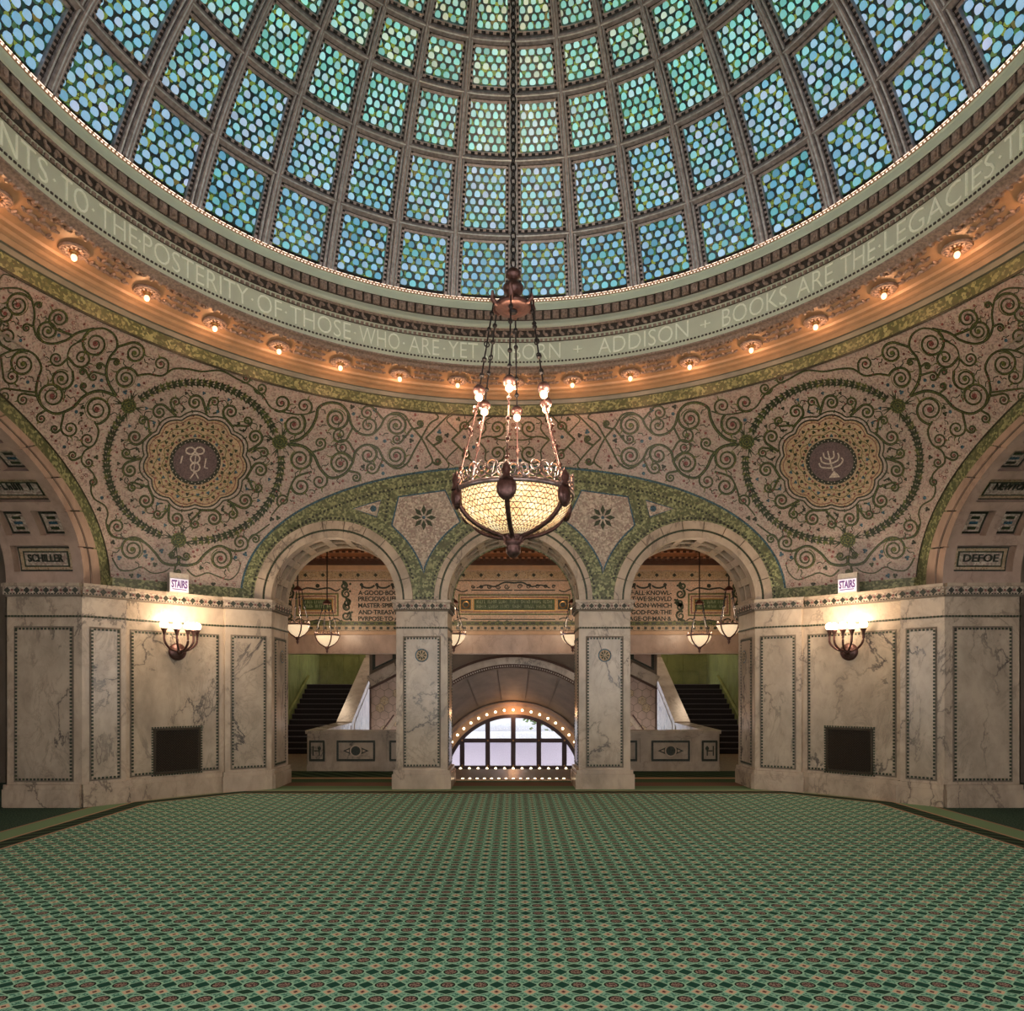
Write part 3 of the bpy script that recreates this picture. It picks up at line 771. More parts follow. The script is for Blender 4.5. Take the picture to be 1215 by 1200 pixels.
SPIRALS = [(21, 362, 15), (70, 378, 13), (57, 393, 13), (113, 408, 17), (97, 425, 12), (160, 419, 13), (149, 449, 14), (27, 432, 16), (14, 447, 10), (73, 450, 14), (62, 470, 17), (115, 486, 17), (191, 432, 9),
           (104, 522, 9), (105, 549, 6), (110, 572, 5), (139, 625, 9), (157, 652, 15), (262, 663, 14), (285, 644, 9), (303, 640, 6), (336, 594, 8), (357, 577, 11), (349, 504, 14), (361, 482, 10), (334, 478, 11), (310, 461, 8), (292, 449, 6),
           (356, 545, 14), (399, 497, 14), (403, 516, 10), (404, 550, 14), (406, 531, 10), (379, 571, 10), (436, 490, 9), (437, 505, 10), (437, 540, 11), (441, 555, 8), (470, 505, 13), (470, 541, 13), (471, 521, 6), (590, 508, 10), (590, 538, 10), (552, 506, 6), (552, 540, 6), (6, 372, 12), (9, 400, 12), (-6, 384, 10), (5, 470, 9), (-30, 396, 13), (-66, 350, 14), (-52, 372, 11), (-104, 326, 14), (-88, 350, 11), (-30, 360, 14), (-66, 330, 9), (-130, 312, 13), (-108, 296, 8)]
for c in SPIRALS: spiral(*c, turns=2.1 if c[2] > 12 else 1.6, w0=1.9 if c[2] > 10 else 1.5)
# inner echo strokes of the big scrolls, in olive
for c in SPIRALS:
    if c[2] >= 13:
        q = np.linspace(0, 2*PI*.75, 22)+random.uniform(0, 6); O.stroke(np.stack([c[0]+(c[2]-2.6)*np.cos(q), c[1]+(c[2]-2.6)*np.sin(q)], 1), .4, 1.3)
# medallion
FILL = True
MX, MY, KY = 231.5, 548.0, .90
def pol(r, a): return (MX+r*math.cos(a), MY+r*KY*math.sin(a))
def circ(r, n=96, f=None): return [pol(r*(f(a) if f else 1), a) for a in np.linspace(0, 2*PI, n, endpoint=False)]
scal = lambda a: .925+.085*abs(math.cos(5.5*(a+PI/2)))
GOLD.fan(circ(60, 132, scal), 14)
for rr, wd, fl in ((66, 1.6, G), (63.2, .9, PL), (61, 1.6, DK), (57, .9, RD)): fl.stroke(circ(rr, 198, scal), wd, wd, True)
DISC.fan(circ(27, 40), 8); RIM.stroke(circ(28.3, 48), 4.4, 4.4, True)
for i in range(44): PL.disc(*pol(28.3+(1 if i % 2 else -1), 2*PI*i/44), .75, 5)
for rr in (38, 47):
    O.stroke(circ(rr, 120, lambda a: 1+.05*math.sin(11*a)), .9, .9, True)
for i in range(44):
    a = 2*PI*i/44; r = 34 if i % 2 else 42
    for k, rr in enumerate((34.5, 43, 51)):
        aa = a+k*.07; x, y = pol(rr+random.uniform(-1, 1), aa)
        if (i+k) % 2:
            fl = random.choice((G, G, B_, DK))
            for q in (0, 2.1, 4.2): fl.disc(x+1.1*math.cos(q+aa), y+1.1*math.sin(q+aa), 1.25, 6)
        else: RD.disc(x, y, 1.5, 6)
mark([pol(r, a) for r in range(2, 68, 3) for a in np.linspace(0, 2*PI, 90)], 2)
# scrolls between scalloped edge and wreath
for i in range(11):
    a = -PI/2+2*PI*i/11
    ring_anchor = pol(64, a+.22)
    x, y = pol(78, a); spiral(x, y, 9.6, 1.8, 1.9, .9, None, ring_anchor, 1 if i % 2 else -1)
    G.stroke(catmull([pol(67, a-.25), pol(72, a-.18), pol(82, a-.24), pol(88, a-.16), pol(84, a-.10)], 6), 2.0, .8)
    O.stroke(catmull([pol(67, a+.26), pol(74, a+.22), pol(80, a+.27), pol(86, a+.22)], 6), 1.8, .7)
for i in range(11):
    a = -PI/2+2*PI*(i+.5)/11; x, y = pol(82, a); spiral(x, y, 6.2, 1.6, 1.6, .8, None, pol(66, a-.1), -1 if i % 2 else 1)
    for da, rr in ((-.17, 91), (.17, 91), (-.06, 72), (.10, 71)):
        for q in (0, 2.1, 4.2): (DK if i % 3 else B_).disc(pol(rr, a+da)[0]+1.2*math.cos(q), pol(rr, a+da)[1]+1.2*math.sin(q), 1.2, 6)
mark([pol(r, a) for r in range(66, 92, 3) for a in np.linspace(0, 2*PI, 110)], 1.0)
# laurel wreath
RX, RY = 103.5, 94.0
ROS = [(152.7, 482), (332, 524.5), (212, 641)]
wp = [(MX-1.5+RX*math.cos(a), MY+RY*math.sin(a)) for a in np.linspace(0, 2*PI, 180, endpoint=False)]
def near_ros(x, y, d): return any(math.hypot(x-a, y-b) < d for a, b in ROS)
for i, (x, y) in enumerate(wp):
    if near_ros(x, y, 15): continue
    a = 2*PI*i/180; tx, ty = -math.sin(a), math.cos(a); nx, ny = math.cos(a), math.sin(a)
    G.stroke([(x, y), wp[(i+1) % 180]], 1.2)
    if i % 2 == 0:
        for sd in (-1, 1):
            for (l, k) in ((8, .55), (6.5, 1.3)):
                ex, ey = x+sd*nx*l*math.sin(k)+tx*l*math.cos(k), y+sd*ny*l*math.sin(k)+ty*l*math.cos(k)
                mx, my = (x+ex)/2, (y+ey)/2
                px_, py_ = -(ey-y)/l*1.7, (ex-x)/l*1.7
                random.choice((G, G, O, DK)).poly([(x, y), (mx+px_, my+py_), (ex, ey), (mx-px_, my-py_)])
        if i % 6 == 0: RD.disc(x+nx*8.5*(1 if i % 12 else -1), y+ny*8.5*(1 if i % 12 else -1), 1.2, 6)
mark(wp, 8)
for (x, y) in ROS:
    mark([(x, y)], 13)
    for k in range(10):
        q = 2*PI*k/10; O.disc(x+7*math.cos(q), y+6.6*math.sin(q), 2.3, 7)
        DK.stroke([(x+9*math.cos(q+.3), y+8.6*math.sin(q+.3)), (x+13*math.cos(q+.3), y+12.5*math.sin(q+.3))], 1.2, .3)
    for q in (.3, 1.9, 3.5, 5.1):
        for k in (-.25, 0, .25): G.stroke([(x+9*math.cos(q), y+9*math.sin(q)), (x+20*math.cos(q+k), y+20*math.sin(q+k))], 2.2, .4)
ROSE = [Flat() for _ in range(3)]; ROSE2 = [Flat() for _ in range(3)]
for k, (x, y) in enumerate(ROS):
    ROSE[k].fan([(x+9.2*math.cos(q), y+8.8*math.sin(q)) for q in np.linspace(0, 2*PI, 24, endpoint=False)], 4); ROSE2[k].stroke([(x+6.8*math.cos(q)*(1+.12*math.cos(8*q)), y+6.5*math.sin(q)*(1+.12*math.cos(8*q))) for q in np.linspace(0, 2*PI, 48, endpoint=False)], 1, 1, True)
    ROSE2[k].stroke([(x+3.6*math.cos(q), y+3.4*math.sin(q)) for q in np.linspace(0, 2*PI, 20, endpoint=False)], .9, .9, True); ROSE2[k].disc(x, y, 1.5, 8)
# lesser scrolls wherever a clear round is left
for r in (11, 9, 7.5, 6, 5, 4.2):
    cand = np.stack([RNG.uniform(-165, 606, 3600), RNG.uniform(245, 690, 3600)], 1); ss = px_s(cand)
    for (x, y), s in zip(cand, ss):
        if not (.10 < s < .90) or (y > 630 and not 136 < x < 286): continue
        i, j = int(y)-229, int(x)+241; k = int(r*.86)
        if not (k < i < 479-k and k < j < 959-k) or occ[i-k:i+k+1, j-k:j+k+1].any(): continue
        spiral(x, y, r, 1.7, 1.6, .8); SP = np.concatenate([SP, [(x+r*.9, y), (x-r*.9, y), (x, y+r*.9), (x, y-r*.9)]])
        mark([(x, y)], r+1)
# edge lines of the field, then blossoms and leaves in what is left free
cand = np.stack([RNG.uniform(-170, 609, 12500), RNG.uniform(240, 694, 12500)], 1)
ss = px_s(cand); cnt = 0
for (x, y), s in zip(cand, ss):
    if not (.055 < s < .955): continue
    if y > 640 and not 128 < x < 292: continue
    i, j = int(y)-229, int(x)+241
    if not (2 < i < 476 and 2 < j < 956) or occ[i-1:i+2, j-1:j+2].any(): continue
    mark([(x, y)], 3.4); u = random.random(); a = random.uniform(0, 6)
    if u < .46: RD.disc(x, y, 1.75, 6, a)
    elif u < .62:
        for q in range(5): RD.disc(x+1.7*math.cos(q*1.257+a), y+1.7*math.sin(q*1.257+a), .8, 5)
    elif u < .86:
        fl = random.choice((G, DK, DK, G, B_))
        for q in (0, 2.1, 4.2): fl.disc(x+1.6*math.cos(q+a), y+1.6*math.sin(q+a), 1.6, 6)
        fl.stroke([(x, y), (x+3.4*math.cos(a+1), y+3.4*math.sin(a+1))], .8, .4)
    else:
        B_.disc(x, y, 2.3, 6, a)
# printers' marks in the discs
MARKL, MARKR = Flat(), Flat()
for (cx_, cy_, r, ry) in ((-5.5, -13, 5.2, 4), (5.5, -13, 5.2, 4), (0, -3.5, 5.5, 5), (0, 6.5, 5.5, 5)):
    MARKL.stroke([(MX+cx_+r*math.cos(q), MY+cy_+ry*math.sin(q)) for q in np.linspace(0, 2*PI, 26, endpoint=False)], 1.8, 1.8, True)
MARKL.stroke([(MX+1, MY-9), (MX-2, MY+13)], 1.2); MARKL.stroke([(MX, MY+12), (MX-6, MY+20)], 1.5); MARKL.stroke([(MX, MY+12), (MX+4, MY+20)], 1.5)
MARKL.stroke([(MX-15, MY-7), (MX-17, MY+2)], 1.6); MARKL.stroke([(MX+13, MY-4), (MX+11, MY+7), (MX+15, MY+8)], 1.5)
K = 90/1200; cxm = lambda p: (MX+(p[0]-600)*K*.98, MY+(p[1]-655)*K*.98)   # the candelabrum
MARKR.stroke([cxm(p) for p in ((540, 480), (580, 640), (625, 800))], 1.5, 2.2)
for pts in (((470, 510), (490, 590), (570, 610), (640, 580), (630, 480)), ((425, 580), (450, 660), (560, 690), (690, 640), (720, 570), (700, 515)), ((400, 680), (440, 745), (600, 755), (730, 710), (785, 630), (755, 590))):
    MARKR.stroke(catmull([cxm(p) for p in pts], 6), 1.7)
MARKR.poly([cxm(p) for p in ((640, 800), (700, 850), (740, 905), (560, 915), (600, 860))])
FLIPPED = Flat()
for sx in (-1, 1):
    P = PEND[sx]
    mp = lambda off, s=sx: (lambda V: px_to_pend(V, off)*np.array([-s, 1, 1]))
    # (the drawing is measured on the left; x is negated for the right pendentive)
    md = GOLD.lay('medallion', 'gold_mosaic', mp(.006), P); md['label'] = 'scalloped gold mosaic medallion'
    DISC.lay('medallion_disc', 'disc', mp(.012), md); RIM.lay('medallion_rim', 'ink_dark', mp(.014), md)
    if sx < 0: MARKL.lay('printers_mark', 'ink_pale', mp(.018), md)
    else: MARKR.lay('printers_mark', 'ink_pale', lambda V: px_to_pend(np.stack([2*MX-V[:, 0], V[:, 1]], 1), .018)*np.array([-1, 1, 1]), md)
    for k in range(3):
        rz = ROSE[k].lay('rosette', 'ink_olive', mp(.014), P); ROSE2[k].lay('rosette_petals', 'ink_dark', mp(.018), rz)
    for fl, nm, mt, off in ((G, 'vine_scroll', 'ink_green', .008), (O, 'olive_foliage', 'ink_olive', .010), (DK, 'dark_foliage', 'ink_dark', .011), (B_, 'blue_blossom', 'ink_blue', .009), (RD, 'red_blossom', 'ink_red', .012), (PL, 'pale_inlay', 'ink_pale', .016)):
        fl.lay(nm, mt, mp(off), P, kind='stuff')
    # green mosaic border along the marble cornice
    m = MB(); rows = []
    for z in np.linspace(ZS, ZS+.24, 4):
        rows.append([((sx*(pend_r(t, z)-.012)*math.sin(t)), (pend_r(t, z)-.012)*math.cos(t), z) for t in np.linspace(T1-.03, T2+.03, 30)])
    m.grid(rows).build('mosaic_border', 'green_mosaic', P)

# ------------------------------------------------------------------ front arcade wall above the piers
ARCH = [(-3.63, 1.26), (0.0, 1.33), (3.63, 1.26)]; R_OUT = 1.60; YB = WF+1.05
def low(x, ro=R_OUT):
    z = ZS
    for c, r in ARCH:
        if abs(x-c) < ro: z = max(z, ZS+math.sqrt(ro*ro-(x-c)**2))
    return z
def arcade_xs(ro):
    xs = set(np.round(np.linspace(-A_OUT, A_OUT, 120), 5))
    for c, r in ARCH:
        for q in np.linspace(0, PI, 60): xs.add(round(c+ro*math.cos(q), 5))
    for q in np.linspace(0, .35, 14): xs.add(round(A_OUT*math.cos(q), 5)); xs.add(round(-A_OUT*math.cos(q), 5))
    return sorted(xs)
xs = arcade_xs(1.5)
fw = MB().grid([[(x, WF, low(x, 1.5)) for x in xs], [(x, WF, max(low(x, 1.5), float(superz(x, A_OUT, RISE_OUT))+.01)) for x in xs]])
xb = arcade_xs(1.3)
fw.grid([[(x*1.0, YB, low(x, 1.3)) for x in xb], [(x, YB, 7.0) for x in xb]])
wall_front = struct(fw.build('wall_front', 'green_mosaic'), 'arcade wall of green mosaic above three marble arches', 'wall')
for ci, (c, r) in enumerate(ARCH):
    nv = 11
    mpf = lambda u, v, d, c=c: (c+u*math.cos(v), d, ZS+u*math.sin(v))
    rg = r+.155
    for k in range(nv):
        a0, a1 = PI*k/nv+.006, PI*(k+1)/nv-.006
        arc = np.linspace(a0, a1, 5)
        poly = [(R_OUT, a) for a in arc]+[(rg+.02, a) for a in arc[::-1]]
        MB().prism(poly, mpf, WF-.045, WF+.05).build('voussoir', 'marble', wall_front)
        poly = [(rg-.02, a) for a in arc]+[(r, a) for a in arc[::-1]]
        MB().prism(poly, mpf, WF-.03, WF+.05).build('voussoir', 'marble', wall_front)
    arc = np.linspace(0, PI, 48)
    MB().prism([(rg+.022, a) for a in arc]+[(rg-.022, a) for a in arc[::-1]], mpf, WF-.02, WF+.04).build('green_line', 'ink_green', wall_front)
    MB().prism([(R_OUT-.002, a) for a in arc]+[(r+.01, a) for a in arc[::-1]], mpf, WF-.012, WF+.03).build('arch_backing', 'mortar', wall_front)
    # coffered soffit: ground, edge bands, crossbars and sunk frames
    so = MB().grid([[mpf(r+.10, a, y) for a in arc] for y in (WF, YB)]).build('arch_soffit', 'marble_pink', wall_front)
    for y0, y1 in ((WF-.02, WF+.18), (WF+.50, WF+.57), (YB-.18, YB+.03)):
        MB().prism([(r, a) for a in arc]+[(r+.11, a) for a in arc[::-1]], mpf, y0, y1).build('soffit_band', 'marble', so)
    for k in range(10):
        a = PI*(k)/9; aa = np.linspace(max(0, a-.06), min(PI, a+.06), 3)
        MB().prism([(r+.004, q) for q in aa]+[(r+.11, q) for q in aa[::-1]], mpf, WF+.17, YB-.17).build('soffit_bar', 'marble', so)
    MB().prism([(r+.05, a) for a in arc]+[(r+.11, a) for a in arc[::-1]], mpf, WF+.30, WF+.36).build('soffit_fillet', 'marble_pink', so)
# inlay of the arcade wall
pal, dkl, dots, blu, star_ = Flat(), Flat(), Flat(), Flat(), Flat()
def arcp(c, r, p, q, n=12):
    a0, a1 = math.atan2(p[1]-ZS, p[0]-c), math.atan2(q[1]-ZS, q[0]-c); return [(c+r*math.cos(a), ZS+r*math.sin(a)) for a in np.linspace(a0, a1, n)]
def dotline(P, fl, s=.05, gap=.085):
    P = np.array(P); d = np.concatenate([[0], np.cumsum(np.hypot(*np.diff(P, axis=0).T))])
    for t in np.arange(0, d[-1], gap):
        x, y = np.interp(t, d, P[:, 0]), np.interp(t, d, P[:, 1]); fl.disc(x, y, s/2*1.2, 4, PI/4)
for s in (-1, 1):
    ap = (1.825, 4.36)
    pent = [(1.38, 6.04), (2.32, 5.91), (2.456, 5.34)]+arcp(3.63, 1.90, (2.456, 5.34), ap)[1:]+arcp(0, 1.91, ap, (1.09, 5.43))[1:]
    pent = [(s*x, z) for x, z in pent]
    pal.poly(pent); dkl.stroke(pent, .035, .035, True)
    tri = [(s*x, z) for x, z in ((2.68, 5.84), (3.24, 5.67), (2.76, 5.50))]
    pal.poly(tri); dkl.stroke(tri, .03, .03, True); blu.disc(s*2.83, 5.67, .065, 10)
    for k in range(8):
        q = 2*PI*k/8; x, z = s*1.81, 5.49
        star_.poly([(x+.05*math.cos(q), z+.05*math.sin(q)), (x+.16*math.cos(q-.3), z+.16*math.sin(q-.3)), (x+.26*math.cos(q), z+.26*math.sin(q)), (x+.16*math.cos(q+.3), z+.16*math.sin(q+.3))])
    blu.disc(s*1.81, 5.49, .035, 8)
    dotline([(s*x, z) for x, z in ((2.50, 6.02), (2.60, 5.40))], dots)
    for off in (.16, .19):
        pass
    dotline([(s*x, float(superz(x, A_OUT-.30, RISE_OUT-.27))) for x in np.linspace(0, 4.6, 60)], dots)
    dotline([(s*(3.63+1.66*math.cos(q)), ZS+1.66*math.sin(q)) for q in np.linspace(0, PI-.25, 40)], dots)
    dotline([(s*(1.66*math.cos(q)), ZS+1.66*math.sin(q)) for q in np.linspace(.15, PI/2, 26)], dots)
    dkl.stroke([(s*x, float(superz(x, A_OUT-.03, RISE_OUT-.03))) for x in np.concatenate([np.linspace(0, 5, 50), 5.51*np.sin(np.linspace(1.15, PI/2, 14))])], .04)
    for dz in (0, ): dotline([(s*x, ZS+.05) for x in np.linspace(1.62, 2.0, 6)], dots)
pal.lay('spandrel_panel', 'cream_mosaic', plane_y(WF-.006), wall_front)
dkl.lay('panel_outline', 'ink_blue', plane_y(WF-.010), wall_front, 'stuff')
dots.lay('tessera_line', 'ink_dark', plane_y(WF-.011), wall_front, 'stuff')
star_.lay('star_motif', 'ink_green', plane_y(WF-.010), wall_front); blu.lay('blue_boss', 'ink_blue', plane_y(WF-.012), wall_front)

# ------------------------------------------------------------------ side arches: band, voussoirs, coffered soffit
A_V, R_V = 5.13, 2.446; A_I, R_I = 4.67, 2.27; DEP = 1.30
def ell_pts(a, rise, n=60, full=False):
    q = np.concatenate([np.linspace(0, .4, 18, endpoint=False), np.linspace(.4, PI/2, n)])
    y = a*np.cos(q)**1.0; z = superz(y, a, rise); p = [(float(u), float(v)) for u, v in zip(y, z)]
    return p+[(-u, v) for u, v in p[::-1][1:]] if full else p
def arc_len_pts(P, ts):
    P = np.array(P); d = np.concatenate([[0], np.cumsum(np.hypot(*np.diff(P, axis=0).T))])
    return [(float(np.interp(t, d, P[:, 0])), float(np.interp(t, d, P[:, 1]))) for t in ts], d[-1]
NAMES = {-1: {0: 'SCHILLER', 2: ''}, 1: {0: 'DEFOE', 2: 'NEWTON'}}
for sx, nm in ((-1, 'left'), (1, 'right')):
    X = sx*WS
    mpx = lambda u, v, d, sx=sx: (sx*(WS+d), u, v)
    outer, vou, inn = ell_pts(A_OUT, RISE_OUT, full=True), ell_pts(A_V, R_V, full=True), ell_pts(A_I, R_I, full=True)
    wl = struct(MB().grid([[mpx(u, v, 0) for u, v in outer], [mpx(u, v, 0) for u, v in vou]]).build('wall_'+nm, 'green_mosaic'), 'green mosaic band around the wide coffered arch bearing the name %s' % NAMES[sx][0], 'wall')
    ln = Flat(); ln.stroke(ell_pts(A_OUT-.03, RISE_OUT-.03), .035); ln.lay('mosaic_line', 'ink_dark', lambda V, sx=sx: np.stack([np.full(len(V), sx*(WS-.01)), V[:, 0], V[:, 1]], 1), wl)
    # voussoirs in two rings with a dark line between
    def ringv(a0, r0, a1, r1, proud, n):
        P0, P1 = ell_pts(a0, r0), ell_pts(a1, r1)
        L0, l0 = arc_len_pts(P0, [0]); L1, l1 = arc_len_pts(P1, [0])
        for k in range(n):
            ts = np.linspace(k/n, (k+1)/n-.005, 5)
            q0, _ = arc_len_pts(P0, ts*l0); q1, _ = arc_len_pts(P1, ts*l1)
            MB().prism(q0+q1[::-1], mpx, -proud, .06).build('voussoir', 'marble_pink', wl)
    ringv(A_V, R_V, A_I+.22, R_I+.09, .05, 9); ringv(A_I+.19, R_I+.07, A_I, R_I, .03, 9)
    ln = MB(); P0 = ell_pts(A_I+.225, R_I+.095); P1 = ell_pts(A_I+.185, R_I+.065); ln.grid([[mpx(u, v, -.02) for u, v in P0], [mpx(u, v, -.02) for u, v in P1]]).build('dark_line', 'ink_dark', wl)
    # soffit
    base = ell_pts(A_I+.14, R_I+.14, full=True); face = ell_pts(A_I, R_I)
    so = MB().grid([[mpx(u, v, 0) for u, v in base], [mpx(u, v, DEP) for u, v in base]]).build('arch_soffit', 'marble_pink', wl)
    _, L = arc_len_pts(face, [0]); bs = ell_pts(A_I+.14, R_I+.14); _, Lb = arc_len_pts(bs, [0])
    def slab(t0, t1, x0, x1, mat, name, lift=0.0, parent=so):
        ts = np.linspace(t0, t1, max(3, int((t1-t0)/.08)))
        f, _ = arc_len_pts(face, ts); g, _ = arc_len_pts(bs, ts/L*Lb)
        f = [(a[0]+(b[0]-a[0])*lift, a[1]+(b[1]-a[1])*lift) for a, b in zip(f, g)]
        rows = [[mpx(*p, x0) for p in g], [mpx(*p, x0) for p in f], [mpx(*p, x1) for p in f], [mpx(*p, x1) for p in g]]
        mb = MB().grid(rows); mb.grid([[r[0] for r in rows[:2]], [rows[3][0], rows[2][0]]]); mb.grid([[r[-1] for r in rows[:2]], [rows[3][-1], rows[2][-1]]])
        return mb.build(name, mat, parent)
    slab(0, L, 0, .15, 'marble_pink', 'soffit_band'); slab(0, L, DEP-.15, DEP, 'marble_pink', 'soffit_band')
    t = 0.0; n = 0
    slab(0, .20, .15, DEP-.15, 'marble_pink', 'soffit_bar'); t = .20
    while t < L-.5:
        e = t+.44
        slab(e, e+.17, .15, DEP-.15, 'marble_pink', 'soffit_bar')
        if n % 2 == 0:
            slab(t+.02, e-.02, .18, DEP-.18, 'ink_dark', 'inlay_border', .90)
            slab(t+.045, e-.045, .205, DEP-.205, 'gold_mosaic', 'inlay_border', .88)
            slab(t+.09, e-.09, .26, DEP-.26, 'ink_green', 'inlay_border', .85)
            slab(t+.115, e-.115, .29, DEP-.29, 'cream_mosaic', 'name_panel', .80)
            if n in NAMES[sx]:
                f, _ = arc_len_pts(face, [t+.17]); g2, _ = arc_len_pts(face, [t+.27]); u0 = Vector((f[0][0], f[0][1])); du = Vector((g2[0][0]-f[0][0], g2[0][1]-f[0][1])).normalized(); nn = Vector((du.y, -du.x))
                if nn.dot(Vector((u0.x, u0.y-ZS))) > 0: nn = -nn
                def mt(u, v, d, u0=u0, du=du, nn=nn, sx=sx):
                    p = u0-nn*.105+du*v+nn*d; return (sx*(WS+DEP/2)+u, p.x, p.y)
                if not NAMES[sx][n]: worn_marks(mt, 0, .02, .58, .125, 0, -.01, 7).build('name_inscription', 'ink_dark', so)
                else: text_mesh(NAMES[sx][n], mt, 0, .02, w=.60 if n == 0 else .54, h=.125, x0=0, y0=-.01, align='C', bold=.015).build('name_inscription', 'ink_dark', so)['label'] = 'dark capitals reading '+NAMES[sx][n]
        else:
            slab(t, e, DEP/2-.08, DEP/2+.08, 'marble_pink', 'soffit_bar')
            for x0 in (.15, DEP/2+.08):
                w_ = DEP/2-.23
                slab(t+.03, e-.03, x0+.03, x0+w_-.03, 'ink_dark', 'inlay_border', .90)
                slab(t+.07, e-.07, x0+.07, x0+w_-.07, 'cream_mosaic', 'inlay_panel', .85)
                for k in range(3): slab(t+.10+.09*k, t+.15+.09*k, x0+w_/2-.07, x0+w_/2+.07, 'ink_blue' if k == 1 else 'ink_green', 'inlay_motif', .80)
        t = e+.17; n += 1

# ------------------------------------------------------------------ marble dado walls, built along a plan line
def plan(poly):
    """plan line -> functions of distance along it, normal pointing to the hall"""
    P = np.array(poly, float); seg = np.hypot(*np.diff(P, axis=0).T); d = np.concatenate([[0], np.cumsum(seg)])
    T = np.diff(P, axis=0)/seg[:, None]; N = np.stack([T[:, 1], -T[:, 0]], 1)
    VN = np.concatenate([[N[0]], N[:-1]+N[1:], [N[-1]]]); VN /= np.hypot(VN[:, 0], VN[:, 1])[:, None]
    return P, d, VN
def slab_on(pl, u0, u1, z0, z1, f0, f1, flip=1):
    """slab between distances u0..u1, heights z0..z1, from f0 to f1 in front of the plan line"""
    P, d, N = pl
    us = sorted(set([u0, u1]+[x for x in d if u0+1e-4 < x < u1-1e-4]))
    def at(u, f):
        x = np.interp(u, d, P[:, 0]); y = np.interp(u, d, P[:, 1])
        i = min(max(int(np.searchsorted(d, u))-1, 0), len(d)-2)
        near = int(np.argmin(np.abs(d-u)))
        if abs(d[near]-u) < 1e-4 and 0 < near < len(d)-1: n = N[near]
        else:
            t = P[i+1]-P[i]; t = t/np.hypot(*t); n = np.array([t[1], -t[0]])
        return x+n[0]*f*flip, y+n[1]*f*flip
    m = MB(); ring = []
    for u in us:
        a, b = at(u, f0), at(u, f1); ring.append([(a[0], a[1], z0), (b[0], b[1], z0), (b[0], b[1], z1), (a[0], a[1], z1)])
    n = len(ring); m.v = [p for q in ring for p in q]
    for i in range(n-1):
        for k in range(4): m.f.append((4*i+k, 4*i+(k+1) % 4, 4*i+4+(k+1) % 4, 4*i+4+k))
    m.f += [(0, 3, 2, 1), tuple(4*(n-1)+k for k in range(4))]
    return m
def at_plan(pl, u, f, flip=1):
    P, d, N = pl; i = min(max(int(np.searchsorted(d, u))-1, 0), len(d)-2)
    t = P[i+1]-P[i]; t = t/np.hypot(*t); n = np.array([t[1], -t[0]])*flip
    x = np.interp(u, d, P[:, 0]); y = np.interp(u, d, P[:, 1])
    return np.array([x+n[0]*f, y+n[1]*f]), t, n
def tess_frame(pl, u0, u1, z0, z1, f, flip, parent, s=.036, gap=.062, mats=('ink_dark', 'ink_green')):
    ms = [MB(), MB()]
    pts = [(u, z) for z in (z0, z1) for u in np.arange(u0, u1+.001, gap)]+[(u, z) for u in (u0, u1) for z in np.arange(z0+gap, z1-.02, gap)]
    for i, (u, z) in enumerate(pts):
        c, t, n = at_plan(pl, u, f, flip); a = math.atan2(t[1], t[0])
        ms[i % 2].box((c[0], c[1], z), (s, .016, s), Matrix.Rotation(a, 4, 'Z'))
    for m, mt in zip(ms, mats): m.build('tessera_border', mt, parent, kind='stuff')
    return parent
def tess_row(pl, u0, u1, z, f, flip, parent, s, gap, mat, name, diamond=False, hz=None):
    m = MB()
    for u in np.arange(u0+gap/2, u1, gap):
        c, t, n = at_plan(pl, u, f, flip); T = Matrix.Rotation(math.atan2(t[1], t[0]), 4, 'Z')
        if diamond: T = T @ Matrix.Rotation(PI/4, 4, 'Y')
        m.box((c[0], c[1], z), (s, .014, hz or s), T)
    return m.build(name, mat, parent, kind='stuff')
def marble_wall(root, poly, panels, flip=1, body=True, blocks=True):
    """base, dado, panels in tessera frames, frieze line and mosaic cornice, all parts of root"""
    pl = plan(poly); L = pl[1][-1]
    if body: slab_on(pl, 0, L, 0, ZS-.2, -.02, 0, flip).build('dado', 'marble', root)
    if blocks:
        slab_on(pl, 0, L, 0, .30, -.02, .075, flip).build('base', 'marble', root)
        slab_on(pl, 0, L, .30, .385, -.02, .05, flip).build('base_moulding', 'marble', root)
    slab_on(pl, 0, L, 3.245, 3.275, -.01, .010, flip).build('frieze_fillet', 'mortar', root)
    tess_row(pl, 0, L, 3.26, .012, flip, root, .034, .055, 'ink_green', 'tessera_line')
    slab_on(pl, 0, L, ZS-.225, ZS-.19, -.02, .03, flip).build('cornice_fillet', 'mortar', root)
    if blocks: slab_on(pl, 0, L, ZS-.19, ZS-.055, -.02, .055, flip).build('cornice_mosaic', 'cream_mosaic', root)
    tess_row(pl, 0, L, ZS-.122, .057, flip, root, .075, .165, 'ink_dark', 'cornice_tessera', True)
    tess_row(pl, .0825, L, ZS-.122, .057, flip, root, .034, .165, 'ink_red', 'cornice_tessera')
    tess_row(pl, 0, L, ZS-.18, .057, flip, root, .02, .05, 'ink_dark', 'cornice_tessera')
    if blocks: slab_on(pl, 0, L, ZS-.055, ZS, -.04, .085, flip).build('cornice_cap', 'marble', root)
    for (u0, u1) in panels:
        p = slab_on(pl, u0, u1, .46, 3.06, -.005, .012, flip).build('panel', 'marble_panel', root)
        slab_on(pl, u0-.03, u1+.03, .43, 3.09, -.005, .006, flip).build('panel_groove', 'mortar', root)
        tess_frame(pl, u0+.012, u1-.012, .475, 3.045, .014, flip, p)
    return pl
P0, P1, P2, P3 = (4.89, 6.93), (5.65, 6.48), (6.875, 5.17), (7.36, 4.67)
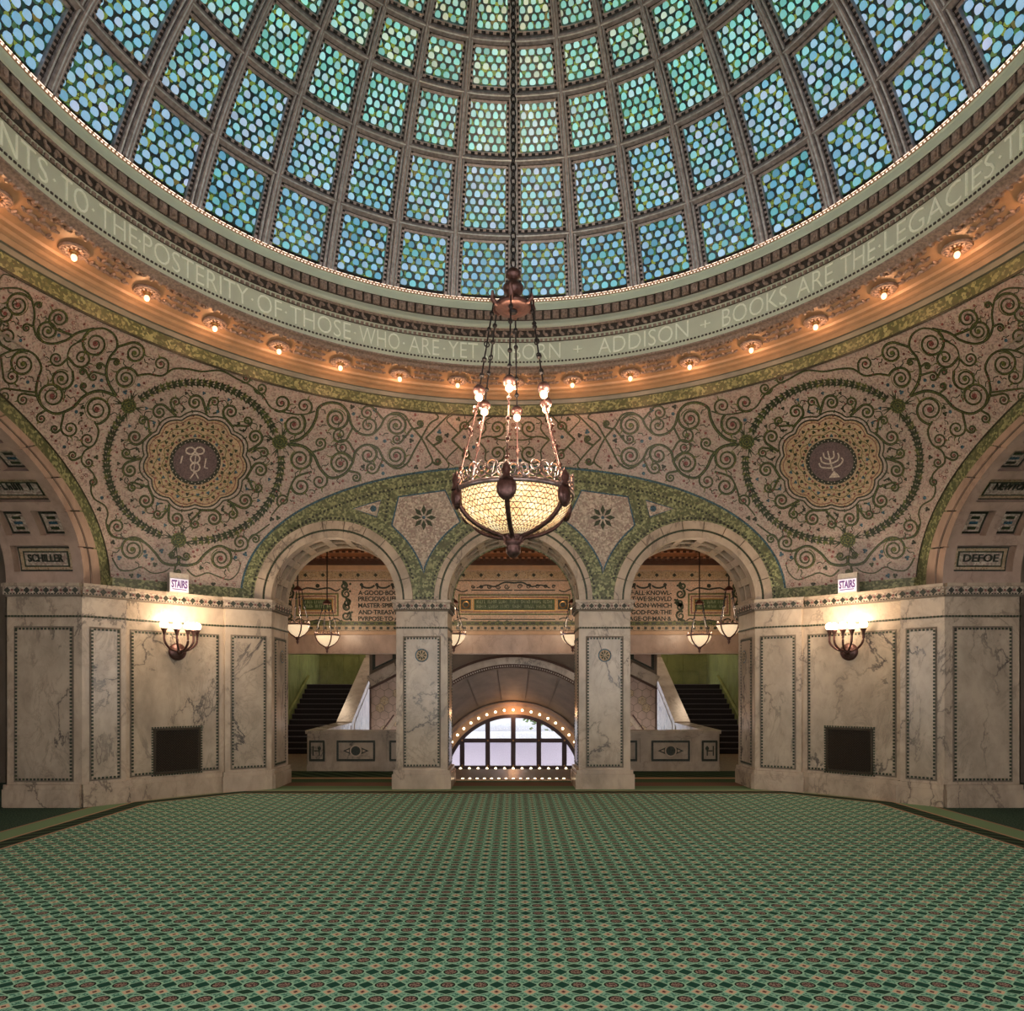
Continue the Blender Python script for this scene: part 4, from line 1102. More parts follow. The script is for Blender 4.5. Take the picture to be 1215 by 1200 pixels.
def corner_poly(sx, sy=1):
    a1, a2 = math.atan2(P1[0], P1[1]), math.atan2(P2[0], P2[1]); arc = [(8.67*math.sin(a), 8.67*math.cos(a)) for a in np.linspace(a1, a2, 14)]
    return [(sx*x, sy*y) for x, y in [P0, P1]+arc+[P2, P3]]
CORNER = {}
for sx, nm in ((-1, 'left'), (1, 'right')):
    poly = corner_poly(sx); fl = 1 if sx > 0 else -1
    # plan() normals: for the right side the line runs front -> side, so the hall lies to its right
    root = MB().grid([[(sx*(x), y, z) for x, y in ((4.9, 7.98), (8.66, 7.98), (8.66, 4.68))] for z in (0, ZS)]).build('wall_corner_'+nm, 'marble')
    struct(root, 'concave veined marble wall between arcade and side arch, %s' % ('beside SCHILLER' if sx < 0 else 'beside DEFOE'), 'wall')
    CORNER[sx] = root
    pl = plan(poly); d = pl[1]; L = d[-1]
    ub = d[1]; ua0 = d[-2]; um0, um1 = d[2], d[-3]
    marble_wall(root, poly, [(.13, ub-.13), (um0+.12, um1-.12), (ua0+.12, L-.14)], fl)
    # ledge that carries the mosaic
    m = MB(); rows = [[(sx*x, y, ZS-.003) for x, y in [(abs(p[0]), p[1]) for p in poly]], [(sx*9.4*math.sin(a), 9.4*math.cos(a), ZS-.003) for a in np.linspace(math.atan2(*P0), math.atan2(*P3), len(poly))]]
    m.grid(rows).build('cornice_ledge', 'marble', root)
    # jamb of the outer small arch
    jp = [(sx*4.89, YB), (sx*4.89, WF)]
    jl = marble_wall(root, jp, [(.2, .85)], fl)
    # pier face under the side arch
    rp = [(sx*7.36, 4.67), (sx*8.66, 4.67)]
    marble_wall(root, rp, [(.17, 1.13)], fl)
    marble_wall(root, [(sx*8.66, 4.67), (sx*8.66, 6.0)], [], fl)
    # rear corner, plain
    poly = corner_poly(sx, -1); root2 = MB().grid([[(x, y, z) for x, y in poly] for z in (0, ZS)]).build('wall_rear_corner_'+nm, 'marble')
    struct(root2, 'plain marble corner wall opposite the arcade, on the %s side' % ('SCHILLER' if sx < 0 else 'DEFOE'), 'wall')
    pl2 = plan(poly); slab_on(pl2, 0, pl2[1][-1], 0, .38, 0, .06, -fl).build('base', 'marble', root2)
    slab_on(pl2, 0, pl2[1][-1], ZS-.2, ZS, 0, .08, -fl).build('cornice_cap', 'marble', root2)
    MB().grid([[(sx*7.36, -4.67, z), (sx*8.66, -4.67, z)] for z in (0, ZS)]).build('pier_face', 'marble', root2)
    MB().grid([[(x, y, ZS) for x, y in poly], [(x*1.09, y*1.09, ZS) for x, y in poly]]).build('cornice_ledge', 'marble', root2)

def rosette_inlay(c, nrm_y, parent, axis='y', sx=1):
    R0 = .135; f = Flat(); g = Flat(); h = Flat()
    f.disc(0, 0, R0, 28); g.disc(0, 0, R0*.82, 28)
    for k in range(8):
        q = 2*PI*k/8; h.poly([(.02*math.cos(q), .02*math.sin(q)), (.07*math.cos(q-.25), .07*math.sin(q-.25)), (.10*math.cos(q), .10*math.sin(q)), (.07*math.cos(q+.25), .07*math.sin(q+.25))])
    def mp(off):
        if axis == 'y': return lambda V: np.stack([c[0]+V[:, 0], np.full(len(V), c[1]-off), c[2]+V[:, 1]], 1)
        return lambda V: np.stack([np.full(len(V), c[0]-sx*off), c[1]+V[:, 0], c[2]+V[:, 1]], 1)
    o = f.lay('rosette', 'ink_blue', mp(.004), parent); g.lay('rosette_ground', 'gold_mosaic', mp(.007), o); h.lay('rosette_star', 'ink_green', mp(.010), o)
for sx in (-1, 1):
    rosette_inlay((sx*4.876, WF+.62, 2.70), 0, CORNER[sx], 'x', sx)

# ------------------------------------------------------------------ the two free piers
for sx, nm in ((-1, 'left'), (1, 'right')):
    x0, x1 = 1.33, 2.37; xc = sx*(x0+x1)/2
    t = thing('marble_pier', 'square veined marble pier between the middle arch and the arch %s' % ('beside the SCHILLER arch wall' if sx < 0 else 'beside the DEFOE arch wall'), 'pier', (xc, WF+.525, 0))
    a, b = (xc-.52, xc+.52)
    MB().box((xc, (WF+YB)/2, (ZS-.2)/2), (1.04, YB-WF-.01, ZS-.2)).build('core', 'marble', t)
    sq = [(a, WF), (b, WF), (b, YB), (a, YB), (a, WF)]
    # one wall per face so that panels sit on each; the front and the inner faces show
    for i, (p, q) in enumerate(zip(sq[:-1], sq[1:])):
        L = math.hypot(q[0]-p[0], q[1]-p[1]); marble_wall(t, [p, q], [(.17, L-.17)] if i != 2 else [], 1, body=False, blocks=False)
    # mitred corners of base, mouldings and cornice
    for z0, z1, f, mt in ((0, .30, .075, 'marble'), (.30, .385, .05, 'marble'), (ZS-.19, ZS-.055, .055, 'cream_mosaic'), (ZS-.055, ZS, .085, 'marble')):
        MB().box((xc, (WF+YB)/2, (z0+z1)/2), (1.04+2*f, YB-WF+2*f, z1-z0-.001)).build('base' if z1 < 1 else 'cornice_cap', mt, t)
    rosette_inlay((xc, WF-.013, 2.70), 0, t)

# ------------------------------------------------------------------ shell around and behind (side halls, rear)
def fill_window_wall(name, label, a, b, z1, openings, mat='plaster'):
    """wall from a to b (plan) with rectangular openings (u0, u1, z0, z1)"""
    a, b = np.array(a, float), np.array(b, float); L = np.hypot(*(b-a)); t = (b-a)/L; n = np.array([-t[1], t[0]])
    us = sorted(set([0, L]+[u for o in openings for u in o[:2]])); zs = sorted(set([0, z1]+[z for o in openings for z in o[2:]]))
    m = MB()
    for i in range(len(us)-1):
        for j in range(len(zs)-1):
            uc, zc = (us[i]+us[i+1])/2, (zs[j]+zs[j+1])/2
            if any(o[0] < uc < o[1] and o[2] < zc < o[3] for o in openings): continue
            p, q = a+t*us[i], a+t*us[i+1]
            c = (p+q)/2; m.box((c[0], c[1], zc), (us[i+1]-us[i], .25, zs[j+1]-zs[j]), Matrix.Rotation(math.atan2(t[1], t[0]), 4, 'Z'))
    w_ = struct(m.build(name, mat), label, 'wall')
    T = Matrix.Rotation(math.atan2(t[1], t[0]), 4, 'Z')
    for (u0, u1, z0, z1_) in openings:
        f = MB()
        for u in np.linspace(u0, u1, 4): c = a+t*u; f.box((c[0], c[1], (z0+z1_)/2), (.06, .08, z1_-z0), T)
        for z in np.linspace(z0, z1_, 5): c = a+t*(u0+u1)/2; f.box((c[0], c[1], z), (u1-u0, .08, .06), T)
        f.build('fill_window_frame', 'iron_frame', w_)
    return w_
SIDEX, REARY, CEILZ = 11.5, -12.5, 6.9  # unseen outer walls; their window openings are added to let in fill light
for sx, nm in ((-1, 'left'), (1, 'right')):
    fill_window_wall('wall_side_hall_'+nm, 'plaster wall with tall window openings added for fill light beyond the %s arch' % ('SCHILLER' if sx < 0 else 'DEFOE'), (sx*SIDEX, REARY), (sx*SIDEX, 7.98), CEILZ, [(2+4.0*k, 4.6+4.0*k, .9, 5.6) for k in range(2)])
    struct(MB().box((sx*10.1, 7.98, CEILZ/2), (2.9, .2, CEILZ)).build('wall_side_end_'+nm, 'marble_taupe'), 'brown stone end wall beyond the %s arch' % ('SCHILLER' if sx < 0 else 'DEFOE'), 'wall')
    struct(MB().grid([[(sx*x, y, CEILZ) for x in (7.0, SIDEX)] for y in (REARY, 8)]).build('ceiling_side_hall_'+nm, 'plaster'), 'plain ceiling beyond the %s arch' % ('SCHILLER' if sx < 0 else 'DEFOE'), 'ceiling')
    # outside of the drum, so that no light enters above the vaults
fill_window_wall('wall_rear', 'plaster wall with tall window openings added for fill light opposite the arcade', (-SIDEX, REARY), (SIDEX, REARY), CEILZ, [(1.7+4.4*k, 4.7+4.4*k, .9, 5.8) for k in range(5)])
struct(MB().grid([[(x, y, CEILZ) for x in (-7.0, 7.0)] for y in (REARY, -6.93)]).build('ceiling_rear', 'plaster'), 'plain ceiling opposite the arcade', 'ceiling')
struct(MB().lathe([(9.9, 6.85), (9.9, 9.4), (5.9, 9.5)], 48).build('wall_drum', 'plaster'), 'plain drum around the foot of the dome', 'wall')

# ------------------------------------------------------------------ stair hall behind the arcade
Y0 = 12.0                                           # mosaic bridge wall
brg = struct(MB().box((0, Y0+.35, 4.29), (15.4, .7, 2.56)).build('wall_bridge', 'wall_mosaic'), 'rosy mosaic wall with inscriptions above the stairs', 'wall')
py = lambda y, f: (lambda u, v, d: (u, y-f-d, v))
def band(z0, z1, f, mat, name, x0=-7.7, x1=7.7): return MB().box(((x0+x1)/2, Y0-f/2, (z0+z1)/2), (x1-x0, f, z1-z0)).build(name, mat, brg)
band(3.01, 3.52, .10, 'marble_pink', 'beam'); band(3.50, 3.60, .14, 'tan', 'beam_moulding'); band(2.99, 3.05, .13, 'marble_pink', 'beam_moulding')
band(3.60, 3.64, .02, 'wood_dark', 'dark_line'); band(3.62, 3.76, .03, 'gold_mosaic', 'mosaic_band'); band(3.76, 3.88, .012, 'ink_olive', 'mosaic_band')
band(4.98, 5.00, .012, 'ink_dark', 'dark_line'); band(5.04, 5.24, .02, 'gold_mosaic', 'mosaic_band'); band(5.28, 5.40, .05, 'tan', 'cove'); band(5.40, 5.60, .16, 'wood_dark', 'cove')
dr = MB()
for x in np.arange(-7.6, 7.6, .19): dr.box((x, Y0-.034, 3.69), (.075, .012, .075))
for x in np.arange(-7.6, 7.6, .48): dr.box((x, Y0-.024, 5.14), (.08, .012, .08), Matrix.Rotation(PI/4, 4, 'Y'))
for x in np.arange(-7.6, 7.6, .22): dr.box((x, Y0-.015, 3.82), (.12, .008, .05))
dr.build('tessera_row', 'ink_dark', brg, kind='stuff')
def tablet(xc, zc, w_, h, gw, gh, lines, side, label):
    o = MB().box((xc, Y0-.02, zc), (w_, .04, h)).build('tablet_frame', 'ink_olive', brg); o['label'] = label
    MB().box((xc, Y0-.043, zc), (w_-.07, .01, h-.07)).build('tablet_border', 'gold_mosaic', o)
    MB().box((xc, Y0-.045, zc), (w_-.14, .010, h-.14)).build('tablet_border', 'ink_red', o)
    MB().box((xc, Y0-.046, zc), (w_-.20, .011, h-.20)).build('tablet_border', 'gold_mosaic', o)
    MB().box((xc, Y0-.047, zc), (gw+.07, .012, gh+.07)).build('tablet_border', 'brass', o)
    MB().box((xc, Y0-.052, zc), (gw, .012, gh)).build('tablet_field', 'plaque_green', o)
    for i, tx in enumerate(lines):
        worn_marks(py(Y0, .058), 0, .006, gw*.94, gh*.30, xc, zc+gh*(.11-.42*i), tx).build('tablet_inscription', 'plaque_text', o)
    for s in side:
        MB().box((s, Y0-.047, zc), (.33, .012, .33)).build('tablet_corner', 'brass', o); MB().box((s, Y0-.052, zc), (.27, .012, .27)).build('tablet_corner', 'ink_dark', o)
        MB().torus((s, Y0-.058, zc), .085, .02, 16, 5, Matrix.Rotation(PI/2, 4, 'X')).build('tablet_boss', 'brass', o)
tablet(.03, 4.33, 3.06, .56, 2.2, .30, [41, 38], (-1.29, 1.35), 'gold framed green tablet in the middle of the wall')
for s in (-1, 1):
    tablet(s*5.35, 4.33, 1.15, .62, .80, .28, [15, 14], (), 'small green tablet in a leafy frame')
LT = ['A·GOOD·BOOK·IS', 'PRECIOVS·LIFE', 'MASTER·SPIRIT', 'AND·TREASVRED', 'PVRPOSE·TO·A·LIFE']; RTX = ['OF·ALL·KNOWL-', 'WHAT·WE·SHOVLD', 'REASON·WHICH', 'BY·GOD·FOR·THE', 'VANTAGE·OF·MAN·&']
for i, z in enumerate((4.60, 4.435, 4.255, 4.07, 3.895)):
    text_mesh(LT[i], py(Y0, .002), 0, .010, h=.118, x0=-4.24, y0=z, bold=.028).build('wall_inscription', 'ink_dark', brg)['label'] = 'dark capitals reading '+LT[i]
    text_mesh(RTX[i], py(Y0, .002), 0, .010, h=.118, x0=4.33, y0=z, align='R', bold=.028).build('wall_inscription', 'ink_dark', brg)['label'] = 'dark capitals reading '+RTX[i]
fo, fg = Flat(), Flat()
def sc(x, z, r, sg, a0, turns=1.5):
    t = np.linspace(0, 1, 26); an = a0+sg*2*PI*turns*t; rad = r*(1-.8*t); return np.stack([x+rad*np.cos(an), z+rad*np.sin(an)], 1)
for s in (-1, 1):
    for v in (1, -1):
        zb = 4.33+v*.44
        fo.stroke(catmull([(0.03, zb+v*.16), (s*.25, zb+v*.17), (s*.5, zb+v*.06), (s*.75, zb+v*.10), (s*1.0, zb+v*.02)], 8), .05, .03)
        for x, r in ((.18, .07), (.42, .07), (.66, .06), (.88, .05), (1.1, .05)): fo.stroke(sc(s*x, zb+v*.06, r, s*v, 0), .03, .015)
        fo.stroke(catmull([(s*1.25, 4.33+v*.40), (s*1.4, 4.33+v*.36), (s*1.6, 4.33+v*.44), (s*1.62, 4.33+v*.38)], 6), .035, .02)
        fo.stroke([(s*.02, zb-v*.04), (s*1.15, zb-v*.04)], .03)
        # leafy surround of the small tablets
        xc = s*5.35
        for k in (-1, 1):
            fo.stroke(catmull([(xc, 4.33+v*.42), (xc+k*.3, 4.33+v*.46), (xc+k*.5, 4.33+v*.38), (xc+k*.62, 4.33+v*.44)], 6), .05, .03)
            fg.stroke(sc(xc+k*.78, 4.33+v*.30, .13, v*k, 1), .07, .03); fg.stroke(sc(xc+k*.80, 4.33+v*.06, .10, -v*k, 2), .07, .03); fg.stroke(sc(xc+k*.72, 4.33+v*.52, .10, -v*k, 2), .07, .03)
            for q in range(5): fg.disc(xc+k*(.75+.2*random.random()), 4.33+v*random.uniform(.0, .6), .035, 6)
        fo.disc(xc, 4.33+v*.52, .06, 8)
    for k in range(4):      # swags above the inscriptions
        x = s*(4.15-.42*k); fo.stroke(catmull([(x, 4.86), (x-s*.1, 4.80), (x-s*.25, 4.80), (x-s*.36, 4.86)], 6), .05, .05); fo.disc(x, 4.88, .05, 7); fo.stroke([(x, 4.86), (x+.02, 4.76)], .04)
fo.lay('scroll_ornament', 'ink_dark', plane_y(Y0-.006), brg, 'stuff'); fg.lay('leaf_ornament', 'ink_green', plane_y(Y0-.007), brg, 'stuff')

# coffered ceiling between arcade and bridge wall
cw = struct(MB().box((0, 9.95, 5.72), (15.4, 4.2, .12)).build('ceiling_landing', 'wood'), 'brown coffered ceiling above the landing', 'ceiling')
for y in (8.3, 9.5, 10.7, 11.5): MB().box((0, y, 5.60), (15.4, .22, .16)).build('beam', 'wood', cw)
for x in np.arange(-6.6, 6.7, 1.65): MB().box((x, 9.95, 5.615), (.18, 4.1, .13)).build('beam', 'wood', cw)
dn = MB()
for y in (11.40, 11.62, 10.58): 
    for x in np.arange(-7.5, 7.5, .16): dn.box((x, y, 5.51), (.08, .05, .05))
dn.build('dentil_row', 'wood_dark', cw, kind='stuff')
# walls of the stair hall
for sx, nm in ((-1, 'left'), (1, 'right')):
    gw = struct(MB().box((sx*7.68, 14.3, 3.2), (.15, 12.7, 6.6)).build('wall_stair_'+nm, 'marble_green'), 'green marble wall beside the stairs below the %s text' % ('A GOOD BOOK' if sx < 0 else 'ALL KNOWL'), 'wall')
    bk = struct(MB().box((sx*6.5, 20.65, 3.2), (2.5, .15, 6.6)).build('wall_stair_back_'+nm, 'marble_green'), 'green marble slabs at the head of the stairs below the %s text' % ('A GOOD BOOK' if sx < 0 else 'ALL KNOWL'), 'wall')
    for j in range(4):
        for i in range(4):
            MB().box((sx*(5.75+.62*i), 20.565, 2.42+.62*j), (.60, .03, .60)).build('slab', 'marble_green', bk)
    for j in range(3):
        for i in range(9): MB().box((sx*7.595, 10.6+1.1*i, 1.6+.75*j), (.03, 1.08, .73)).build('slab', 'marble_green', gw)
struct(MB().box((0, 16.4, 6.5), (15.6, 9.0, .1)).build('ceiling_stair', 'plaster'), 'plain ceiling above the stair hall', 'ceiling')

# ------------------------------------------------------------------ wall with the arched window
YW, DWIN = 15.0, 18.5
def cpt(r, zc, a, y): return (r*math.cos(a), y, zc+r*math.sin(a))
wm = MB(); aa = np.linspace(0, PI, 65)
RW, ZWC = 3.56, -.87
top = []
for a in aa:
    x = RW*math.cos(a); top.append((x, YW, 3.4))
wm.grid([[cpt(RW, ZWC, a, YW) for a in aa], top])
for s in (-1, 1): wm.quad((s*RW, YW, -1.4), (s*4.5, YW, -1.4), (s*4.5, YW, 3.4), (s*RW, YW, 3.4))
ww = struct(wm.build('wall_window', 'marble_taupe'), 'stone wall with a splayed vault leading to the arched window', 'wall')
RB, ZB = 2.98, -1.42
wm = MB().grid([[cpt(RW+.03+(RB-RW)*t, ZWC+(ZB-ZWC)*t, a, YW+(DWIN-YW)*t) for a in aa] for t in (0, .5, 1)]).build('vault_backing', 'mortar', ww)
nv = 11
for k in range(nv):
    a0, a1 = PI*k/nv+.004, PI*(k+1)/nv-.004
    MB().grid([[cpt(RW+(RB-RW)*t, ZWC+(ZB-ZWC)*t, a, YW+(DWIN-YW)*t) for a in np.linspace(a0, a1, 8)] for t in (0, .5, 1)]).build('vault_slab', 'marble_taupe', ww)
def arc_band(r0, r1, zc, y0, y1, mat, name, parent=ww, n=64):
    mp = lambda u, v, d: (u*math.cos(v), d, zc+u*math.sin(v)); q = np.linspace(.02, PI-.02, n)
    return MB().prism([(r1, a) for a in q]+[(r0, a) for a in q[::-1]], mp, y0, y1).build(name, mat, parent)
arc_band(RW+.02, RW+.13, ZWC, YW-.05, YW, 'wood_dark', 'arch_band'); arc_band(RW+.13, RW+.34, ZWC, YW-.09, YW, 'marble', 'arch_moulding'); arc_band(RW+.34, RW+.42, ZWC, YW-.06, YW, 'wood_dark', 'arch_band')
b = MB()
for a in np.linspace(.05, PI-.05, 150): b.ball(cpt(RW+.07, ZWC, a, YW-.06), .026, 5, 4)
b.build('bead_row', 'ink_pale', ww, kind='stuff')
arc_band(RB-.14, RB+.04, ZB, DWIN-.20, DWIN+.02, 'marble_pink', 'arch_moulding'); arc_band(RB-.05, RB+.0, ZB, DWIN-.25, DWIN-.19, 'tan', 'arch_moulding')
arc_band(2.50, RB-.13, ZB, DWIN-.04, DWIN+.06, 'tan', 'lamp_border')
# window
RG, ZG, SILL = 2.48, -1.46, -.80
win = thing('window_1', 'arched iron-framed window glowing with daylight, bulbs around it', 'window', (0, DWIN, SILL)); win['kind'] = 'structure'
arc_band(RG-.03, RG+.10, ZG, DWIN-.08, DWIN+.06, 'iron_frame', 'frame_arch', win)
def ztop(x): return ZG+math.sqrt(max(RG*RG-x*x, 0))
for x in np.arange(-2, 2.01, 1)*.94*.99:
    MB().box((x, DWIN, (SILL+ztop(x))/2), (.17, .12, ztop(x)-SILL)).build('mullion', 'iron_frame', win)
    for z in (SILL+.05, .16):
        if z < ztop(x): MB().ball((x, DWIN-.08, z), .035, 8, 6).build('bolt', 'brass', win)
xa = math.sqrt(RG**2-(.16-ZG)**2); MB().box((0, DWIN, .16), (2*xa, .11, .15)).build('transom', 'iron_frame', win)
MB().box((0, DWIN, SILL-.02), (2*RG, .14, .13)).build('sill_bar', 'iron_frame', win)
MB().box((0, DWIN-.35, SILL-.16), (2*RG+1, .9, .16)).build('sill', 'wood_dark', win)
gs = NT('clear_window_glass'); gs.n.remove(gs.b)
tr = gs.add('ShaderNodeBsdfTransparent'); gl = gs.add('ShaderNodeBsdfGlossy'); gl.inputs['Roughness'].default_value = .02
mx = gs.add('ShaderNodeMixShader'); mx.inputs[0].default_value = .06; gs.t.links.new(tr.outputs[0], mx.inputs[1]); gs.t.links.new(gl.outputs[0], mx.inputs[2]); gs.t.links.new(mx.outputs[0], gs.out.inputs[0])
MT['clear'] = gs.m
edges = [-2.4]+list(np.arange(-2, 2.01, 1)*.94*.99)+[2.4]
for x0, x1 in zip(edges[:-1], edges[1:]):
    xs_ = np.linspace(x0+.02, x1-.02, 8)
    lowtop = [min(.12, ztop(x)) for x in xs_]
    MB().grid([[(x, DWIN+.01, SILL) for x in xs_], [(x, DWIN+.01, max(SILL, z)) for x, z in zip(xs_, lowtop)]]).build('pane', 'clear', win)
    if max(ztop(x) for x in xs_) > .2: MB().grid([[(x, DWIN+.01, min(.2, max(SILL, ztop(x)))) for x in xs_], [(x, DWIN+.01, max(SILL, ztop(x))) for x in xs_]]).build('pane', 'clear', win)
# bulbs around the window and along its sill
def win_bulb(x, y, z, lab, grp):
    t = thing('window_bulb', lab, 'light bulb', (x, y, z), grp)
    MB().ball((x, y, z), .044, 10, 8).build('bulb', 'bulb_hot', t, True)
    MB().lathe([(.0, .05), (.035, .05), (.04, .0), (.03, -.02)], 10, (x, y, z), T=Matrix.Rotation(-PI/2, 4, 'X')).build('socket', 'brass', t)
ORD = ['', 'next to', 'second from', 'third from', 'fourth from', 'fifth from', 'sixth from', 'seventh from', 'eighth from', 'ninth from', 'tenth from', 'eleventh from']
def counted(what, i, mid, at): return what+(' at '+at if i == mid else ' %s %s, towards the %s text' % (ORD[abs(i-mid)], at, 'A GOOD BOOK' if i > mid else 'ALL KNOWL'))
for k, a in enumerate(np.linspace(.36, PI-.36, 21)):
    r = 2.70; win_bulb(r*math.cos(a), DWIN-.12, ZB+r*math.sin(a), counted('window border bulb', k, 10, 'the arch crown'), 'bulbs around the arched window')
for k, x in enumerate(np.linspace(1.9, -1.9, 13)): win_bulb(x, DWIN-.30, SILL-.035, counted('window sill bulb', k, 6, 'the middle mullion'), 'bulbs along the window sill')
th_ = struct(MB().box((0, 8.28, .012), (2.66, .16, .024)).build('trim_threshold', 'tan'), 'pale threshold strip with added glowing reflection studs in the middle arch', 'threshold')
for k, x in enumerate(np.linspace(1.12, -1.12, 15)):  # added glowing studs stand in for bulb reflections on the polished threshold
    t = thing('reflection_stud', counted('added glowing reflection stud', k, 7, 'the strip centre'), 'reflection point', (x, 8.28, .024), 'reflection points in the threshold strip')
    MB().lathe([(.045, .0), (.045, .012), (.034, .014)], 12, (x, 8.28, .024)).build('collar', 'brass', t); MB().lathe([(.034, .012), (.02, .026), (0, .03)], 12, (x, 8.28, .024)).build('lens', 'bulb_hot', t)  # the lens is just the glowing cap of the reflection stand-in
lamp('window_border_light', (0, DWIN-.5, 1.15), 14, WARM, .1)
# outside
ob = thing('street_building', 'pale stone building across the street seen through the arched window', 'building', (0, 27, -3))
MB().box((0, 27, -1.6), (40, 3, 2.7)).build('lower_storey', 'stone_out', ob); MB().box((0, 25.4, -.12), (40, .5, .35)).build('ledge', 'white_out', ob); MB().box((0, 27.4, 5), (40, 2.5, 11)).build('upper_storey', 'white_out', ob)
for x in np.arange(-9, 9.1, 1.5): MB().box((x, 26.14, 1.6), (.7, .05, 1.9)).build('window', 'stone_out', ob)
struct(MB().grid([[(-40, 19, -3), (40, 19, -3)], [(-40, 60, -3), (40, 60, -3)]]).build('ground', 'stone_out'), 'pale street below the arched window', 'ground')
tr_ = thing('street_tree', 'green street tree outside the arched window', 'tree', (1.12, 24, -3)); m = MB()
MB().tube([(1.12, 24, -3), (1.13, 24, -.5), (1.12, 24, .9)], [.08, .065, .05], 8).build('trunk', 'wood_dark', tr_)
for i in range(260):
    p = Vector((random.gauss(1.3, .5), random.gauss(24, .4), random.gauss(.95, .3))); T = Matrix.Rotation(random.uniform(0, 6), 4, (random.random(), random.random(), random.random()+.1)); m.box(p, (.16, .11, .012), T)
m.build('foliage', 'leaf_out', tr_, kind='stuff')

# ------------------------------------------------------------------ stairs, parapets, hexagon wall, balustrades
def hex_poly(x, z, r): return [(x+r*math.cos(PI/6+PI/3*k), z+r*math.sin(PI/6+PI/3*k)) for k in range(6)]
def clip_poly(P, a, b, c):           # keep a*x+b*y <= c
    out = []
    for i in range(len(P)):
        p, q = P[i], P[(i+1) % len(P)]; dp, dq = a*p[0]+b*p[1]-c, a*q[0]+b*q[1]-c
        if dp <= 0: out.append(p)
        if dp*dq < 0: t = dp/(dp-dq); out.append((p[0]+(q[0]-p[0])*t, p[1]+(q[1]-p[1])*t))
    return out
for sx, nm in ((-1, 'left'), (1, 'right')):
    lab = 'green wall beside the SCHILLER side' if sx < 0 else 'green wall beside the DEFOE side'
    side = 'A GOOD BOOK' if sx < 0 else 'ALL KNOWL'
    xi, xo = 5.44, 7.46
    t = thing('staircase', 'dark carpeted flight of stairs below the %s inscription' % side, 'stairs', (sx*6.7, 14.8, 0))
    for k in range(13):
        z = .17*(k+1); y = 14.8+.29*k
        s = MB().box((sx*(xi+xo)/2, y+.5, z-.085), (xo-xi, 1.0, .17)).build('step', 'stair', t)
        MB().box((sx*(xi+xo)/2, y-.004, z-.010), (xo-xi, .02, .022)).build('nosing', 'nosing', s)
    MB().box((sx*(xi+xo)/2, 19.6, 2.12), (xo-xi, 1.85, .17)).build('landing', 'stair', t)
    MB().prism([(14.8, 0), (18.7, 2.29), (18.7, 2.55), (14.55, .22), (14.55, 0)], lambda u, v, d: (sx*d, u, v), 7.465, 7.55).build('stringer', 'marble_green', t)
    # sloping parapet
    pp = thing('stair_parapet', 'sloping white marble parapet of the stairs below the %s inscription' % side, 'parapet', (sx*5.2, 14.5, 0))
    sl = lambda u, v, d: (sx*d, u, v)
    MB().prism([(14.5, 0), (18.6, 0), (18.6, 3.12), (14.5, .95)], sl, 4.99, 5.42).build('body', 'marble', pp)
    MB().prism([(14.4, .93), (18.6, 3.10), (18.6, 3.20), (14.4, 1.03)], sl, 4.95, 5.435).build('coping', 'marble', pp)
    MB().prism([(14.9, .3), (18.4, .3), (18.4, 2.75), (14.9, .95)], sl, 4.975, 4.99).build('side_panel', 'marble_panel', pp)
    MB().box((sx*5.2, 18.75, 1.6), (.42, .28, 3.5)).build('head_post', 'marble', pp)
    # hexagon mosaic wall under the crossing flight
    hw = thing('hexagon_wall', 'tan hexagon-tiled wall below the %s inscription' % side, 'wall', (sx*4.08, 14.9, 0))
    MB().box((sx*4.08, 14.95, 1.7), (.88, .08, 3.4)).build('ground', 'marble_taupe', hw)
    r = .15; i = 0
    for row in range(-1, 14):
        for c_ in range(9):
            hx = 3.65+c_*r*1.78+(row % 2)*r*.89; hz = .05+row*r*1.54
            P = hex_poly(hx, hz, r*.96)
            P = clip_poly(P, 1, 0, 4.47); P = clip_poly(P, -1, 0, -3.68) if P else P; P = clip_poly(P, .51, 1, .51*4.52+1.99) if P else P
            P = clip_poly(P, 0, -1, -.02) if P else P
            if len(P) >= 3:
                MB().prism([(sx*u, v) for u, v in P], lambda u, v, d: (u, d, v), 14.905, 14.95).build('hexagon_tile', 'marble_pink' if (row*7+c_*3) % 4 else 'gold_mosaic', hw)
    def dia(x0, z0, x1, z1, wd, y0, y1, mat, name):
        dx, dz = x1-x0, z1-z0; l = math.hypot(dx, dz); nx, nz = -dz/l*wd/2, dx/l*wd/2
        MB().prism([(sx*(x0+nx), z0+nz), (sx*(x1+nx), z1+nz), (sx*(x1-nx), z1-nz), (sx*(x0-nx), z0-nz)], lambda u, v, d: (u, d, v), y0, y1).build(name, mat, hw)
    dia(4.52, 2.03, 3.65, 2.47, .06, 14.85, 14.92, 'wood_dark', 'diagonal_line'); dia(4.52, 2.27, 3.65, 2.71, .34, 14.82, 14.95, 'marble', 'diagonal_moulding')
    dia(4.49, .05, 4.49, 2.0, .05, 14.87, 14.93, 'wood_dark', 'edge_line'); dia(4.45, .05, 3.65, 1.15, .12, 14.86, 14.95, 'marble', 'diagonal_moulding'); dia(4.60, .05, 3.75, 1.22, .04, 14.87, 14.95, 'wood_dark', 'diagonal_line')
    fr = [(4.42, 2.62), (4.42, 3.2), (3.68, 3.2), (3.68, 2.98)]
    MB().prism([(sx*x, z) for x, z in fr], lambda u, v, d: (u, d, v), 14.86, 14.92).build('triangle_frame', 'ink_dark', hw)
    MB().prism([(sx*(4.06+(x-4.06)*.72), 3.0+(z-3.0)*.72) for x, z in fr], lambda u, v, d: (u, d, v), 14.84, 14.90).build('triangle_panel', 'marble_pink', hw)
    # balustrade
    bl = thing('balustrade', 'low marble balustrade with inlaid eye panel below the %s inscription' % side, 'balustrade', (sx*3.4, 10.2, 0))
    YF = 10.1
